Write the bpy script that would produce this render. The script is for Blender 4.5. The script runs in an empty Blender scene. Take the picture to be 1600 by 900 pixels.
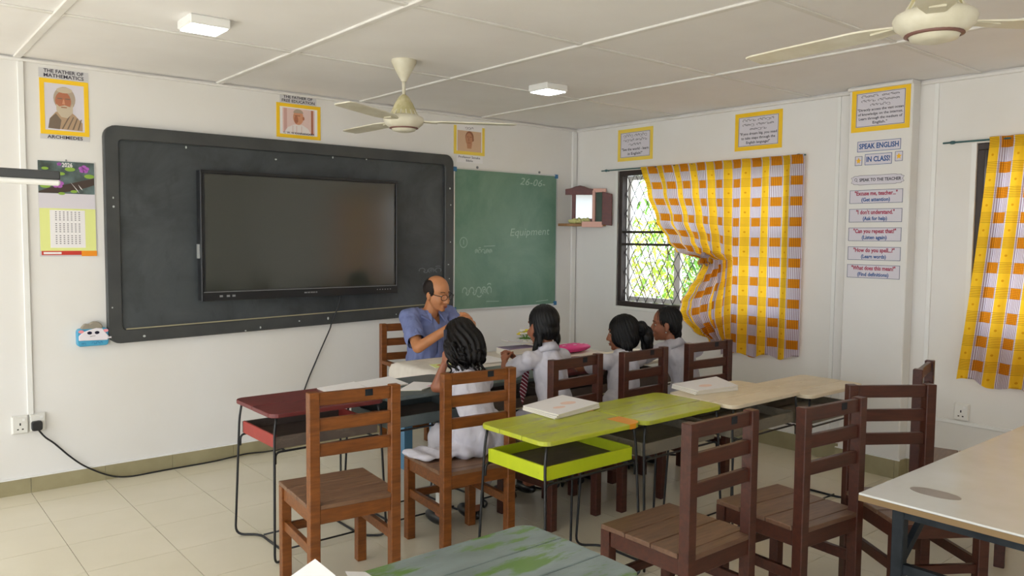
import bpy, bmesh, math, random
import numpy as np
from mathutils import Vector, Matrix, Euler, Quaternion
random.seed(7)
scn = bpy.context.scene
COL = scn.collection
R = math.radians

# ------------------------------------------------------------------ camera
cam_d = bpy.data.cameras.new('camera'); cam = bpy.data.objects.new('camera', cam_d); COL.objects.link(cam)
scn.camera = cam
cam_d.sensor_width = 36.0; cam_d.lens = 1237.8/1600*36; cam_d.clip_start = .05; cam_d.clip_end = 200
def cam_matrix(yaw, pitch, roll, loc):
    sy, cy, sp, cp = math.sin(yaw), math.cos(yaw), math.sin(pitch), math.cos(pitch)
    fw = Vector((sy*cp, cy*cp, sp)); rt = Vector((cy, -sy, 0)); up = rt.cross(fw)
    cr, sr = math.cos(roll), math.sin(roll)
    r2 = rt*cr + up*sr; u2 = -rt*sr + up*cr
    m = Matrix((( r2.x, u2.x, -fw.x, loc[0]), (r2.y, u2.y, -fw.y, loc[1]), (r2.z, u2.z, -fw.z, loc[2]), (0, 0, 0, 1)))
    return m
cam.matrix_world = cam_matrix(R(39.816), R(-3.675), R(.5), (-5.608, -5.739, 1.643))

# ------------------------------------------------------------------ world, sun, exposure
world = bpy.data.worlds.new('overcast_sky'); scn.world = world; world.use_nodes = True
wn = world.node_tree; wn.nodes.clear()
wo = wn.nodes.new('ShaderNodeOutputWorld'); wb = wn.nodes.new('ShaderNodeBackground')
wb.inputs['Color'].default_value = (.88, .94, 1.0, 1); wb.inputs['Strength'].default_value = 3.9
wn.links.new(wb.outputs[0], wo.inputs[0])
sun_d = bpy.data.lights.new('sun', 'SUN'); sun_d.energy = 11.0; sun_d.angle = R(6); sun_d.color = (1, .97, .92)
sun = bpy.data.objects.new('sun', sun_d); COL.objects.link(sun)
sun.rotation_euler = Euler((0, R(-40), R(-12)))
scn.view_settings.view_transform = 'Standard'; scn.view_settings.look = 'None'
scn.view_settings.exposure = 0.0; scn.view_settings.gamma = 1.0; scn.view_settings.use_curve_mapping = False
scn.cycles.use_denoising = True
scn.cycles.max_bounces = 10; scn.cycles.diffuse_bounces = 6; scn.cycles.transparent_max_bounces = 12
scn.cycles.sample_clamp_indirect = 6.0

# ------------------------------------------------------------------ materials
def S(r, g, b):
    f = lambda c: (c/255/12.92) if c/255 <= .04045 else ((c/255+.055)/1.055)**2.4
    return (f(r), f(g), f(b), 1)
class NT:
    def __init__(s, m): s.t = m.node_tree; s.bsdf = s.t.nodes['Principled BSDF']; s.out = s.t.nodes['Material Output']
    def n(s, typ, ins=None, **kw):
        x = s.t.nodes.new(typ)
        for k, v in kw.items(): setattr(x, k, v)
        for k, v in (ins or {}).items():
            if hasattr(v, 'node'): s.t.links.new(v, x.inputs[k])
            else: x.inputs[k].default_value = v
        return x
    def link(s, a, b): s.t.links.new(a, b)
    def math(s, op, a, b=0.0, c=0.0):
        x = s.t.nodes.new('ShaderNodeMath'); x.operation = op
        for i, v in enumerate((a, b, c)):
            if hasattr(v, 'node'): s.t.links.new(v, x.inputs[i])
            else: x.inputs[i].default_value = v
        return x.outputs[0]
    def ramp(s, fac, stops):
        x = s.t.nodes.new('ShaderNodeValToRGB'); s.t.links.new(fac, x.inputs[0])
        e = x.color_ramp.elements
        while len(e) < len(stops): e.new(.5)
        for q, (p, c) in zip(e, stops): q.position = p; q.color = c
        return x.outputs[0]
    def mix(s, f, a, b):
        x = s.t.nodes.new('ShaderNodeMix'); x.data_type = 'RGBA'
        for i, v in ((0, f), (6, a), (7, b)):
            if hasattr(v, 'node'): s.t.links.new(v, x.inputs[i])
            else: x.inputs[i].default_value = v
        return x.outputs[2]
    def coord(s, kind='Object', scale=(1, 1, 1)):
        c = s.t.nodes.new('ShaderNodeTexCoord'); mp = s.t.nodes.new('ShaderNodeMapping')
        mp.inputs['Scale'].default_value = scale; s.t.links.new(c.outputs[kind], mp.inputs[0]); return mp.outputs[0]
    def noise(s, vec, scale, detail=4, rough=.55, dist=0.0):
        x = s.n('ShaderNodeTexNoise', {'Scale': scale, 'Detail': detail, 'Roughness': rough, 'Distortion': dist, 'Vector': vec}); return x.outputs['Fac']
    def bump(s, h, strength=.2, dist=.01):
        x = s.n('ShaderNodeBump', {'Strength': strength, 'Distance': dist, 'Height': h}); s.link(x.outputs[0], s.bsdf.inputs['Normal'])
M = {}
def mat(name, col, rough=.6, metal=0.0, spec=.5):
    m = bpy.data.materials.new(name); m.use_nodes = True; t = NT(m)
    t.bsdf.inputs['Base Color'].default_value = col; t.bsdf.inputs['Roughness'].default_value = rough
    t.bsdf.inputs['Metallic'].default_value = metal; t.bsdf.inputs['Specular IOR Level'].default_value = spec
    M[name] = m; return t
def mottled(name, c1, c2, scale, rough=.6, lo=.35, hi=.65, bump=0.0, stretch=(1, 1, 1), detail=5, spec=.5, kind='Object'):
    t = mat(name, c1, rough, 0, spec); f = t.noise(t.coord(kind, stretch), scale, detail)
    t.link(t.ramp(f, [(lo, c1), (hi, c2)]), t.bsdf.inputs['Base Color'])
    if bump: t.bump(f, bump, .01)
    return t
def wood(name, dark, light, rough=.42, axis=(3, 22, 22), spec=.5):
    t = mat(name, dark, rough, 0, spec); v = t.coord('Object', axis)
    f = t.noise(v, 2.2, 6, .6, .6); g = t.noise(t.coord('Object', (1, 1, 1)), 5, 3)
    c = t.ramp(f, [(.3, dark), (.7, light)]); dk = tuple(x*.6 for x in dark[:3])+(1,)
    t.link(t.mix(t.math('MULTIPLY', t.ramp(g, [(.5, (0, 0, 0, 1)), (.75, (1, 1, 1, 1))]), .45), c, dk), t.bsdf.inputs['Base Color'])
    t.bump(f, .08, .004); return t
def painted(name, base, worn, under, scale=9, rough=.45, amt=(.52, .66)):
    """painted boards rubbed through to what lies under"""
    t = mat(name, base, rough); a = t.noise(t.coord('Object', (1, 3, 3)), scale, 8, .68); b = t.noise(t.coord('Object', (1, 2.2, 1)), 3.2, 5, .6)
    c = t.mix(t.ramp(b, [(.38, (0, 0, 0, 1)), (.68, (1, 1, 1, 1))]), base, worn)
    c = t.mix(t.ramp(a, [(amt[0], (0, 0, 0, 1)), (amt[1], (1, 1, 1, 1))]), c, under)
    t.link(c, t.bsdf.inputs['Base Color']); t.bump(a, .12, .004); return t
# walls: old emulsion with a few scuffs
t = mat('wall_paint', S(232, 228, 221), .75); f = t.noise(t.coord('Object'), .9, 4); g = t.noise(t.coord('Object', (1, 1, 1)), 7, 8, .7)
c = t.ramp(f, [(.35, S(230, 229, 228)), (.7, S(225, 222, 217))])
t.link(t.mix(t.math('MULTIPLY', t.ramp(g, [(.66, (0, 0, 0, 1)), (.76, (1, 1, 1, 1))]), .35), c, S(196, 180, 150)), t.bsdf.inputs['Base Color']); t.bump(g, .05, .004)
mottled('ceiling_board', S(240, 238, 238), S(234, 231, 230), 1.3, .8)
mottled('batten', S(232, 230, 228), S(222, 219, 214), 4, .6)
mat('gloss_white', S(232, 232, 230), .35); mat('cream_plastic', S(226, 222, 208), .4)
t = mat('tile', S(205, 196, 172), .24, 0, .5); gp = t.n('ShaderNodeNewGeometry'); f = t.noise(gp.outputs['Position'], 1.6, 5); t.link(t.ramp(f, [(.3, S(221, 214, 194)), (.7, S(213, 206, 184))]), t.bsdf.inputs['Base Color'])
mat('grout', S(196, 188, 166), .85)
mottled('skirting_tile', S(150, 141, 108), S(162, 153, 120), 6, .35)
wood('wood_lit', S(100, 54, 20), S(136, 80, 34), .36, spec=.4)  # lighter tone: daylight from the left painted into the chair wood
wood('wood_shaded', S(58, 28, 20), S(80, 41, 29), .38, spec=.4)  # darker tone: shade away from that daylight painted into the chair wood
wood('wood_seat_lit', S(100, 70, 50), S(132, 100, 76), .44)  # seat planks with the left daylight painted in
wood('wood_seat_shaded', S(88, 60, 44), S(118, 88, 68), .36)  # seat planks with the shade painted in
wood('mahogany', S(78, 26, 22), S(104, 38, 30), .4)
painted('paint_red', S(108, 42, 42), S(92, 38, 40), S(140, 80, 76), 11, .4, (.62, .78))
painted('paint_redside', S(160, 56, 48), S(140, 48, 44), S(110, 60, 56), 11, .45, (.62, .8))
painted('paint_slate', S(92, 102, 102), S(78, 88, 88), S(118, 126, 122), 8, .42, (.58, .75))
painted('paint_lime', S(178, 186, 40), S(166, 170, 66), S(146, 142, 104), 7, .32, (.54, .68))
painted('paint_limeside', S(186, 198, 26), S(170, 186, 24), S(110, 120, 40), 12, .42, (.64, .74))
painted('paint_cream', S(224, 212, 188), S(208, 194, 166), S(180, 158, 128), 7, .45, (.6, .78))
painted('paint_greygreen', S(104, 116, 116), S(128, 142, 144), S(84, 118, 46), 3.8, .3, (.53, .60))
painted('paint_tray', S(96, 84, 76), S(82, 72, 66), S(120, 106, 92), 8, .6, (.55, .75))
painted('paint_greytray', S(128, 120, 104), S(110, 104, 92), S(90, 84, 74), 8, .6, (.55, .75))
mat('tape_orange', S(226, 150, 30), .45)
mat('rod_black', S(34, 34, 36), .38, .3)
mottled('frame_steel', S(26, 31, 36), S(42, 47, 52), 12, .55, spec=.15)
mottled('laminate', S(208, 210, 210), S(200, 200, 196), 3, .24)
mat('ply_edge', S(126, 102, 68), .7); mat('stain_grey', S(150, 142, 138), .4)
# slate board with wiped chalk
def board(name, base, dust, dark):
    t = mat(name, base, .42, 0, .4); a = t.noise(t.coord('Object', (1, 1, 1)), 1.8, 7, .65, .6); b = t.noise(t.coord('Object', (2.2, 1, .8)), 4, 6, .7)
    c = t.mix(t.ramp(a, [(.35, (0, 0, 0, 1)), (.75, (1, 1, 1, 1))]), base, dust)
    c = t.mix(t.math('MULTIPLY', t.ramp(b, [(.55, (0, 0, 0, 1)), (.75, (1, 1, 1, 1))]), .5), c, dark); t.link(c, t.bsdf.inputs['Base Color'])
board('slate_board', S(55, 59, 62), S(84, 89, 93), S(46, 49, 52)); board('green_board', S(90, 126, 108), S(124, 152, 132), S(78, 116, 104))
mottled('board_frame', S(58, 60, 62), S(68, 70, 70), 5, .5); mat('board_edge', S(152, 146, 120), .6)
mat('chalk', S(196, 202, 200), .9); mat('chalk_faint', S(158, 180, 166), .9); mat('chalk_dim', S(104, 110, 116), .9)
mat('tv_bezel', S(30, 31, 34), .35)
t = mat('tv_glass', S(52, 55, 50), .14, 0, 1.0)
mat('logo_grey', S(140, 142, 144), .4); mat('alu', S(210, 212, 212), .35, .6)
mat('clip_blue', S(44, 110, 160), .4); mat('cord_black', S(26, 26, 28), .45)
mat('paper_white', S(236, 234, 236), .7); mat('paper_lilac', S(214, 210, 220), .7); mat('paper_grey', S(206, 205, 208), .7)
mat('frame_yellow', S(246, 200, 30), .6); mat('frame_yellow2', S(240, 210, 84), .6)
mat('ink', S(48, 44, 60), .7); mat('ink_grey', S(104, 100, 112), .7); mat('ink_blue', S(38, 84, 150), .7); mat('ink_red', S(166, 36, 76), .7); mat('ink_line', S(90, 100, 130), .7)
mat('gold', S(244, 190, 40), .6)
for k, c in dict(skin1=(176, 112, 84), skin2=(206, 148, 116), hair_grey=(176, 160, 142), beard=(196, 182, 160), robe=(178, 150, 122), robe2=(120, 104, 90), pinkbg=(224, 196, 190), pink2=(206, 164, 156), sepia=(214, 180, 150), sepia_dk=(150, 100, 72), sepia_md=(190, 136, 104), shirt_w=(230, 222, 220)).items(): mat('print_'+k, S(*c), .7)
mat('cal_green', S(226, 232, 150), .7); mat('cal_red', S(200, 60, 50), .7); mat('cal_orange', S(240, 150, 30), .7); mat('flower_violet', S(178, 100, 190), .7); mat('leaf_print', S(140, 176, 70), .7); mat('branch_print', S(70, 56, 50), .7)
mottled('cal_photo', S(60, 70, 66), S(104, 124, 126), 8, .6)
mat('box_blue', S(70, 160, 200), .5); mat('box_blue_dk', S(40, 110, 160), .5); mat('cloud_white', S(232, 226, 234), .6); mat('cloud_grey', S(150, 142, 128), .8); mat('blush', S(236, 150, 160), .6); mat('eye_navy', S(24, 20, 50), .3)
mat('socket_white', S(226, 225, 220), .35); mat('hole', S(40, 38, 36), .8)
mottled('fan_cream', S(222, 218, 202), S(206, 200, 178), 8, .4); mottled('fan_dirty', S(186, 178, 132), S(206, 198, 160), 24, .7, .4, .6); mat('fan_ring', S(120, 84, 76), .5)
t = mat('led', (1, 1, 1, 1), .4); t.bsdf.inputs['Emission Color'].default_value = (.93, 1, .96, 1); t.bsdf.inputs['Emission Strength'].default_value = 14
mat('win_frame', S(52, 42, 40), .5); mat('grille', S(70, 66, 72), .5); mat('sash_white', S(228, 226, 224), .5)
t = mat('window_glass', (1, 1, 1, 1), .02)
tr = t.n('ShaderNodeBsdfTransparent'); gl = t.n('ShaderNodeBsdfGlossy', {'Roughness': .03}); mx = t.n('ShaderNodeMixShader', {0: .04, 1: tr.outputs[0], 2: gl.outputs[0]}); t.link(mx.outputs[0], t.out.inputs[0])
mat('mirror', S(150, 152, 150), .08, 1.0); mat('pinkwood', S(224, 176, 164), .6); mat('rag', S(206, 206, 140), .85); mat('shelf_wood', S(150, 110, 70), .6)
mat('rod_teal', S(60, 96, 100), .5); mat('bar_dark', S(58, 60, 62), .5)
# curtain cloth: yellow columns, white columns with brown threads, orange blocks
t = mat('curtain_cloth', S(250, 200, 40), .85, 0, .1)
uv = t.n('ShaderNodeUVMap'); sp = t.n('ShaderNodeSeparateXYZ', {0: uv.outputs[0]}); U, V = sp.outputs[0], sp.outputs[1]
P = .232; PV = .158
fu = t.math('FRACT', t.math('DIVIDE', U, P)); fv = t.math('FRACT', t.math('DIVIDE', V, PV))
colY = t.math('LESS_THAN', fu, .40); rowB = t.math('LESS_THAN', fv, .44)
base = t.mix(colY, t.mix(t.math('MULTIPLY', rowB, t.math('MULTIPLY', t.math('GREATER_THAN', fu, .47), t.math('LESS_THAN', fu, .93))), S(220, 213, 228), S(236, 152, 30)), S(250, 200, 50))
lu = t.math('FRACT', t.math('MULTIPLY', fu, 14)); lv = t.math('FRACT', t.math('MULTIPLY', fv, 15))
lineu = t.math('MULTIPLY', t.math('LESS_THAN', lu, .30), t.math('SUBTRACT', 1, colY)); linev = t.math('MULTIPLY', t.math('LESS_THAN', lv, .22), rowB)
mot = t.math('MULTIPLY', colY, t.math('LESS_THAN', t.math('ADD', t.math('POWER', t.math('MULTIPLY', t.math('SUBTRACT', fu, .20), 1), 2), t.math('POWER', t.math('SUBTRACT', fv, .72), 2)), .0022))
base = t.mix(mot, base, S(228, 160, 30))
threads = t.math('MULTIPLY', t.math('MAXIMUM', lineu, linev), .85)
base = t.mix(threads, base, t.mix(rowB, S(120, 74, 92), S(140, 80, 34)))
t.link(base, t.bsdf.inputs['Base Color'])
trl = t.n('ShaderNodeBsdfTranslucent', {'Color': base}); mx = t.n('ShaderNodeMixShader', {0: .55, 1: t.bsdf.outputs[0], 2: trl.outputs[0]}); t.link(mx.outputs[0], t.out.inputs[0])
# people
def skin(name, c):
    t = mat(name, c, .5); f = t.noise(t.coord('Object'), 20, 4); t.link(t.ramp(f, [(.3, c), (.75, tuple(x*.86 for x in c[:3])+(1,))]), t.bsdf.inputs['Base Color'])
    t.bsdf.inputs['Subsurface Weight'].default_value = .08; t.bsdf.inputs['Subsurface Radius'].default_value = (.02, .008, .004)
skin('skin_teacher', S(198, 134, 90)); skin('skin_girl', S(150, 94, 68)); mat('lip', S(140, 74, 62), .5); mat('eye_white', S(196, 186, 178), .25); mat('iris', S(30, 20, 16), .15); mat('brow', S(52, 40, 34), .8)
def hair(name, c1, c2, rough=.35):
    t = mat(name, c1, rough, 0, .25); f = t.noise(t.coord('Object', (60, 60, 5)), 3, 4, .6, .4); t.link(t.ramp(f, [(.35, c1), (.7, c2)]), t.bsdf.inputs['Base Color']); t.bump(f, .5, .006)
hair('hair_black', S(6, 6, 8), S(18, 16, 18), .42); hair('hair_short', S(30, 24, 22), S(52, 42, 38), .6); hair('hair_curly', S(7, 6, 6), S(24, 18, 17), .42)
def cloth(name, c1, c2, sc=8):
    t = mat(name, c1, .85, 0, .15); f = t.noise(t.coord('Object', (1.4, 1.4, .7)), sc, 4, .5, .8); t.link(t.ramp(f, [(.3, c1), (.75, c2)]), t.bsdf.inputs['Base Color']); t.bump(f, .5, .02)
cloth('shirt_blue', S(112, 122, 168), S(130, 140, 184)); cloth('uniform_white', S(206, 203, 211), S(182, 180, 192), 9); cloth('trouser', S(50, 54, 66), S(60, 64, 76)); cloth('table_cloth', S(222, 216, 206), S(206, 198, 188), 5)
t = mat('tie', S(120, 24, 48), .7); v = t.n('ShaderNodeSeparateXYZ', {0: t.coord('Object', (1, 1, 1))})
st = t.math('FRACT', t.math('MULTIPLY', t.math('ADD', v.outputs[2], t.math('MULTIPLY', v.outputs[0], .7)), 45)); t.link(t.mix(t.math('LESS_THAN', st, .3), S(112, 20, 44), S(214, 196, 204)), t.bsdf.inputs['Base Color'])
mat('sock', S(226, 224, 218), .9); mat('shoe', S(20, 20, 24), .3); mat('glasses', S(28, 26, 30), .25); mat('watch', S(24, 22, 24), .3); mat('clip_navy', S(34, 40, 60), .35); mat('scrunchie', S(226, 222, 220), .8)
mat('leg_blue', S(84, 128, 158), .5); mat('pink_bag', S(226, 62, 140), .6); mat('pink_dot', S(244, 186, 214), .6); mat('book_violet', S(160, 142, 170), .5); mat('book_grey', S(150, 152, 158), .5); mat('page', S(226, 220, 206), .8)
mat('pink_print', S(226, 160, 190), .7); mat('orange_print', S(236, 206, 194), .7)
mat('petal_yellow', S(236, 216, 50), .6); mat('petal_white', S(240, 236, 226), .6)
def leafm(name, c1, c2):
    t = mat(name, c1, .5); f = t.noise(t.coord('Object'), 3, 3); c = t.ramp(f, [(.35, c1), (.65, c2)]); t.link(c, t.bsdf.inputs['Base Color'])
    tl = t.n('ShaderNodeBsdfTranslucent', {'Color': c}); mx = t.n('ShaderNodeMixShader', {0: .35, 1: t.bsdf.outputs[0], 2: tl.outputs[0]}); t.link(mx.outputs[0], t.out.inputs[0])
leafm('leaf_green', S(96, 150, 46), S(130, 180, 70)); leafm('leaf_lime', S(150, 176, 60), S(190, 200, 84)); leafm('leaf_palm', S(110, 168, 96), S(150, 196, 120))
mat('bark', S(110, 92, 74), .9); mottled('ground_out', S(204, 200, 194), S(188, 186, 178), 2, .9)

# ------------------------------------------------------------------ mesh helpers
class MB:
    def __init__(s): s.v = []; s.f = []; s.uv = None
    def add(s, vs, fs):
        o = len(s.v); s.v += [tuple(v) for v in vs]; s.f += [tuple(i+o for i in f) for f in fs]; return s
    def box(s, x0, x1, y0, y1, z0, z1):
        v = [(x0,y0,z0),(x1,y0,z0),(x1,y1,z0),(x0,y1,z0),(x0,y0,z1),(x1,y0,z1),(x1,y1,z1),(x0,y1,z1)]
        return s.add(v, [(3,2,1,0),(4,5,6,7),(0,1,5,4),(1,2,6,5),(2,3,7,6),(3,0,4,7)])
    def bar(s, a, b, w, h, up=(0, 0, 1)):
        a, b = Vector(a), Vector(b); d = (b-a).normalized(); u = Vector(up); u = (u-d*u.dot(d)).normalized(); r = d.cross(u)
        v = [p + r*(w/2*i) + u*(h/2*j) for p in (a, b) for i, j in ((-1,-1),(1,-1),(1,1),(-1,1))]
        return s.add(v, [(3,2,1,0),(4,5,6,7),(0,1,5,4),(1,2,6,5),(2,3,7,6),(3,0,4,7)])
    def prism(s, poly, z0, z1, ax='z'):
        n = len(poly); mp = {'z': lambda p, z: (p[0], p[1], z), 'y': lambda p, z: (p[0], z, p[1]), 'x': lambda p, z: (z, p[0], p[1])}[ax]
        v = [mp(p, z0) for p in poly] + [mp(p, z1) for p in poly]
        return s.add(v, [tuple(range(n))[::-1], tuple(range(n, 2*n))] + [(i, (i+1) % n, n+(i+1) % n, n+i) for i in range(n)])
    def tube(s, pts, r, n=8, cap=True):
        pts = [Vector(p) for p in pts]; rs = r if isinstance(r, (list, tuple)) else [r]*len(pts)
        o = len(s.v); m = len(pts); prev = None
        for i, p in enumerate(pts):
            d = (pts[min(i+1, m-1)] - pts[max(i-1, 0)]);
            if d.length < 1e-9: d = Vector((0, 0, 1))
            d.normalize()
            if prev is None:
                a = Vector((0, 0, 1)) if abs(d.z) < .9 else Vector((1, 0, 0)); u = d.cross(a).normalized()
            else: u = (prev - d*prev.dot(d)).normalized()
            prev = u; w = d.cross(u)
            for k in range(n):
                an = 2*math.pi*k/n; q = p + (u*math.cos(an) + w*math.sin(an))*rs[i]; s.v.append(tuple(q))
        for i in range(m-1):
            for k in range(n):
                s.f.append((o+i*n+k, o+i*n+(k+1) % n, o+(i+1)*n+(k+1) % n, o+(i+1)*n+k))
        if cap: s.f.append(tuple(o+k for k in range(n))[::-1]); s.f.append(tuple(o+(m-1)*n+k for k in range(n)))
        return s
    def lathe(s, prof, n=24, c=(0, 0, 0), cap=True):
        o = len(s.v)
        for r, z in prof:
            for k in range(n): a = 2*math.pi*k/n; s.v.append((c[0]+r*math.cos(a), c[1]+r*math.sin(a), c[2]+z))
        for i in range(len(prof)-1):
            for k in range(n): s.f.append((o+i*n+k, o+i*n+(k+1) % n, o+(i+1)*n+(k+1) % n, o+(i+1)*n+k))
        if cap: s.f.append(tuple(o+k for k in range(n))[::-1]); s.f.append(tuple(o+(len(prof)-1)*n+k for k in range(n)))
        return s
    def ell(s, c, r, rot=None, n=16, m=10):
        o = len(s.v); c = Vector(c); r = (r, r, r) if not hasattr(r, '__len__') else r
        L = [(0, 0, 1)] + [(math.sin(math.pi*i/m)*math.cos(2*math.pi*k/n), math.sin(math.pi*i/m)*math.sin(2*math.pi*k/n), math.cos(math.pi*i/m)) for i in range(1, m) for k in range(n)] + [(0, 0, -1)]
        for x, y, z in L:
            q = Vector((x*r[0], y*r[1], z*r[2])); q = rot @ q if rot is not None else q; s.v.append(tuple(c+q))
        for k in range(n): s.f.append((o, o+1+k, o+1+(k+1) % n))
        for i in range(m-2):
            for k in range(n): a = o+1+i*n; s.f.append((a+k, a+n+k, a+n+(k+1) % n, a+(k+1) % n))
        a = o+1+(m-2)*n; e = o+1+(m-1)*n
        for k in range(n): s.f.append((a+(k+1) % n, a+k, e))
        return s
    def cap(s, a, b, r0, r1=None, n=14):
        a, b = Vector(a), Vector(b); r1 = r0 if r1 is None else r1; d = (b-a); d = d.normalized() if d.length > 1e-6 else Vector((0, 0, 1))
        pts, rs = [], []
        for i in range(5): an = math.pi/2*(1-i/4.5)*1; pts.append(a - d*r0*math.sin(an)); rs.append(max(r0*math.cos(an), r0*.06))
        for i in range(5): an = math.pi/2*((i+.5)/4.5); pts.append(b + d*r1*math.sin(an)); rs.append(max(r1*math.cos(an), r1*.06))
        return s.tube(pts, rs, n)
    def ribbon(s, pts, w, z=0.0):
        """flat strip in the xy plane along a 2-D polyline"""
        o = len(s.v); m = len(pts)
        for i, p in enumerate(pts):
            a, b = pts[max(i-1, 0)], pts[min(i+1, m-1)]; dx, dy = b[0]-a[0], b[1]-a[1]; L = math.hypot(dx, dy) or 1
            nx, ny = -dy/L*w/2, dx/L*w/2; s.v += [(p[0]+nx, p[1]+ny, z), (p[0]-nx, p[1]-ny, z)]
        s.f += [(o+2*i, o+2*i+1, o+2*i+3, o+2*i+2) for i in range(m-1)]; return s
    def mesh(s, name, material, smooth=False):
        me = bpy.data.meshes.new(name); me.from_pydata(s.v, [], s.f); me.update()
        bm = bmesh.new(); bm.from_mesh(me); bmesh.ops.recalc_face_normals(bm, faces=bm.faces); bm.to_mesh(me); bm.free()
        if s.uv:
            l = me.uv_layers.new(name='UVMap')
            for lp in me.loops: l.data[lp.index].uv = s.uv[lp.vertex_index]
        if material: me.materials.append(M[material])
        if smooth: me.polygons.foreach_set('use_smooth', [True]*len(me.polygons))
        return me
    def build(s, name, material, parent=None, smooth=False, bevel=0.0, seg=1, loc=None, auto=None):
        o = bpy.data.objects.new(name, s.mesh(name, material, smooth)); COL.objects.link(o)
        if parent: o.parent = parent
        if loc: o.location = loc
        if bevel:
            b = o.modifiers.new('bevel', 'BEVEL'); b.width = bevel; b.segments = seg; b.limit_method = 'ANGLE'; b.angle_limit = R(40)
        if auto is not None: smooth_angle(o, auto)
        return o
def smooth_angle(o, deg=35):
    me = o.data; me.polygons.foreach_set('use_smooth', [True]*len(me.polygons))
    bm = bmesh.new(); bm.from_mesh(me)
    for e in bm.edges:
        if len(e.link_faces) == 2 and e.calc_face_angle(0) > R(deg): e.smooth = False
    bm.to_mesh(me); bm.free()
def empty(name, loc=(0, 0, 0), rot=(0, 0, 0), parent=None):
    o = bpy.data.objects.new(name, None); COL.objects.link(o); o.location = loc; o.rotation_euler = rot; o.empty_display_size = .1
    if parent: o.parent = parent
    return o
def tag(o, label, cat=None, group=None, kind=None):
    o['label'] = label
    if cat: o['category'] = cat
    if group: o['group'] = group
    if kind: o['kind'] = kind
    return o
def struct(o, label, cat): return tag(o, label, cat, kind='structure')
def dup(root, loc, rz, label, group=None):
    r = root.copy(); COL.objects.link(r); r.location = loc; r.rotation_euler = (0, 0, rz); r['label'] = label
    if group: r['group'] = group
    def kids(a, b):
        for ch in a.children:
            c = ch.copy(); COL.objects.link(c); c.parent = b; kids(ch, c)
    kids(root, r); return r
def rounded(pts, rad, k=5):
    pts = [Vector(p) for p in pts]; out = [pts[0]]
    for a, b, c in zip(pts, pts[1:], pts[2:]):
        d1, d2 = (a-b), (c-b); r = min(rad, d1.length*.48, d2.length*.48); p, q = b+d1.normalized()*r, b+d2.normalized()*r
        for i in range(k+1): t = i/k; out.append(p*(1-t)**2 + b*2*t*(1-t) + q*t*t)
    return out + [pts[-1]]
def smooth_path(pts, k=6):
    pts = [Vector(p) for p in pts]; P_ = [pts[0]*2-pts[1]] + pts + [pts[-1]*2-pts[-2]]; out = []
    for i in range(1, len(P_)-2):
        a, b, c, d = P_[i-1:i+3]
        for j in range(k): t = j/k; out.append(.5*((2*b) + (c-a)*t + (2*a-5*b+4*c-d)*t*t + (-a+3*b-3*c+d)*t**3))
    return out + [pts[-1]]
def rrect(x0, x1, y0, y1, r, corners=(1, 1, 1, 1), k=5):
    """counter-clockwise, corners: bl br tr tl"""
    out = []
    for (cx, cy, sx, sy, a0), on in zip(((x0, y0, 1, 1, 180), (x1, y0, -1, 1, 270), (x1, y1, -1, -1, 0), (x0, y1, 1, -1, 90)), corners):
        if not on: out.append((cx, cy)); continue
        for i in range(k+1): a = R(a0+90*i/k); out.append((cx+sx*r+r*math.cos(a), cy+sy*r+r*math.sin(a)))
    return out
def disc(cx, cy, rx, ry=None, n=20, a0=0, a1=360):
    ry = rx if ry is None else ry; full = abs(a1-a0) >= 360
    return [(cx+rx*math.cos(R(a0+(a1-a0)*i/(n if full else n-1))), cy+ry*math.sin(R(a0+(a1-a0)*i/(n if full else n-1)))) for i in range(n)]
def text(body, size, x, y, z, material, parent, width=None, bold=.0, align='CENTER', name='lettering', shear=0, rot=0):
    cu = bpy.data.curves.new('t', 'FONT'); cu.body = body; cu.size = size; cu.align_x = align; cu.align_y = 'CENTER'; cu.offset = bold*size; cu.shear = shear; cu.resolution_u = 2; cu.extrude = .0003
    ob = bpy.data.objects.new('t', cu); COL.objects.link(ob); dg = bpy.context.evaluated_depsgraph_get(); dg.update()
    me = bpy.data.meshes.new_from_object(ob.evaluated_get(dg)); bpy.data.objects.remove(ob); bpy.data.curves.remove(cu)
    me.name = name; me.materials.clear(); me.materials.append(M[material])
    if width and me.vertices:
        xs = [v.co.x for v in me.vertices]; w = max(xs)-min(xs)
        for v in me.vertices: v.co.x *= width/w
    o = bpy.data.objects.new(name, me); COL.objects.link(o); o.parent = parent; o.location = (x, y, z); o.rotation_euler = (0, 0, R(rot)); return o
def sinhala(cx, y, h, nwords, z, material, parent, width, seed=0, name='lettering'):
    """rounded script drawn as strokes: loops, hooks and tails"""
    rnd = random.Random(seed); mb = MB(); x = 0; w = h*.09; glyphs = []
    for k in range(nwords):
        for j in range(rnd.randint(3, 5)): glyphs.append(rnd.choice('abcde'))
        glyphs.append(' ')
    for g in glyphs[:-1]:
        if g == ' ': x += h*.35; continue
        r = h*.26
        def arc(cx_, cy_, rx, ry, a0, a1): mb.ribbon([(cx_+rx*math.cos(R(a0+(a1-a0)*i/10)), cy_+ry*math.sin(R(a0+(a1-a0)*i/10))) for i in range(11)], w)
        arc(x+r, 0, r, r, -40, 250 if g in 'abd' else 200)
        if g == 'a': arc(x+r*1.1, 0, r*.4, r*.4, 0, 300)
        if g == 'b': arc(x+r*1.6, r*1.0, r*.5, r*.5, 20, 260)
        if g == 'c': arc(x+r*2.2, -r*.2, r*.7, r*.8, 180, 400)
        if g == 'd': arc(x+r, r*1.5, r*.8, r*.35, 10, 190)
        if g == 'e': arc(x+r*1.3, -r*1.2, r*.9, r*.4, 170, 370)
        x += r*(3.1 if g == 'c' else 2.4)
    sx = width/max(x, 1e-6); mb.v = [((v[0]-x/2)*sx, v[1], 0) for v in mb.v]
    return mb.build(name, material, parent, loc=(cx, y, z))
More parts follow.
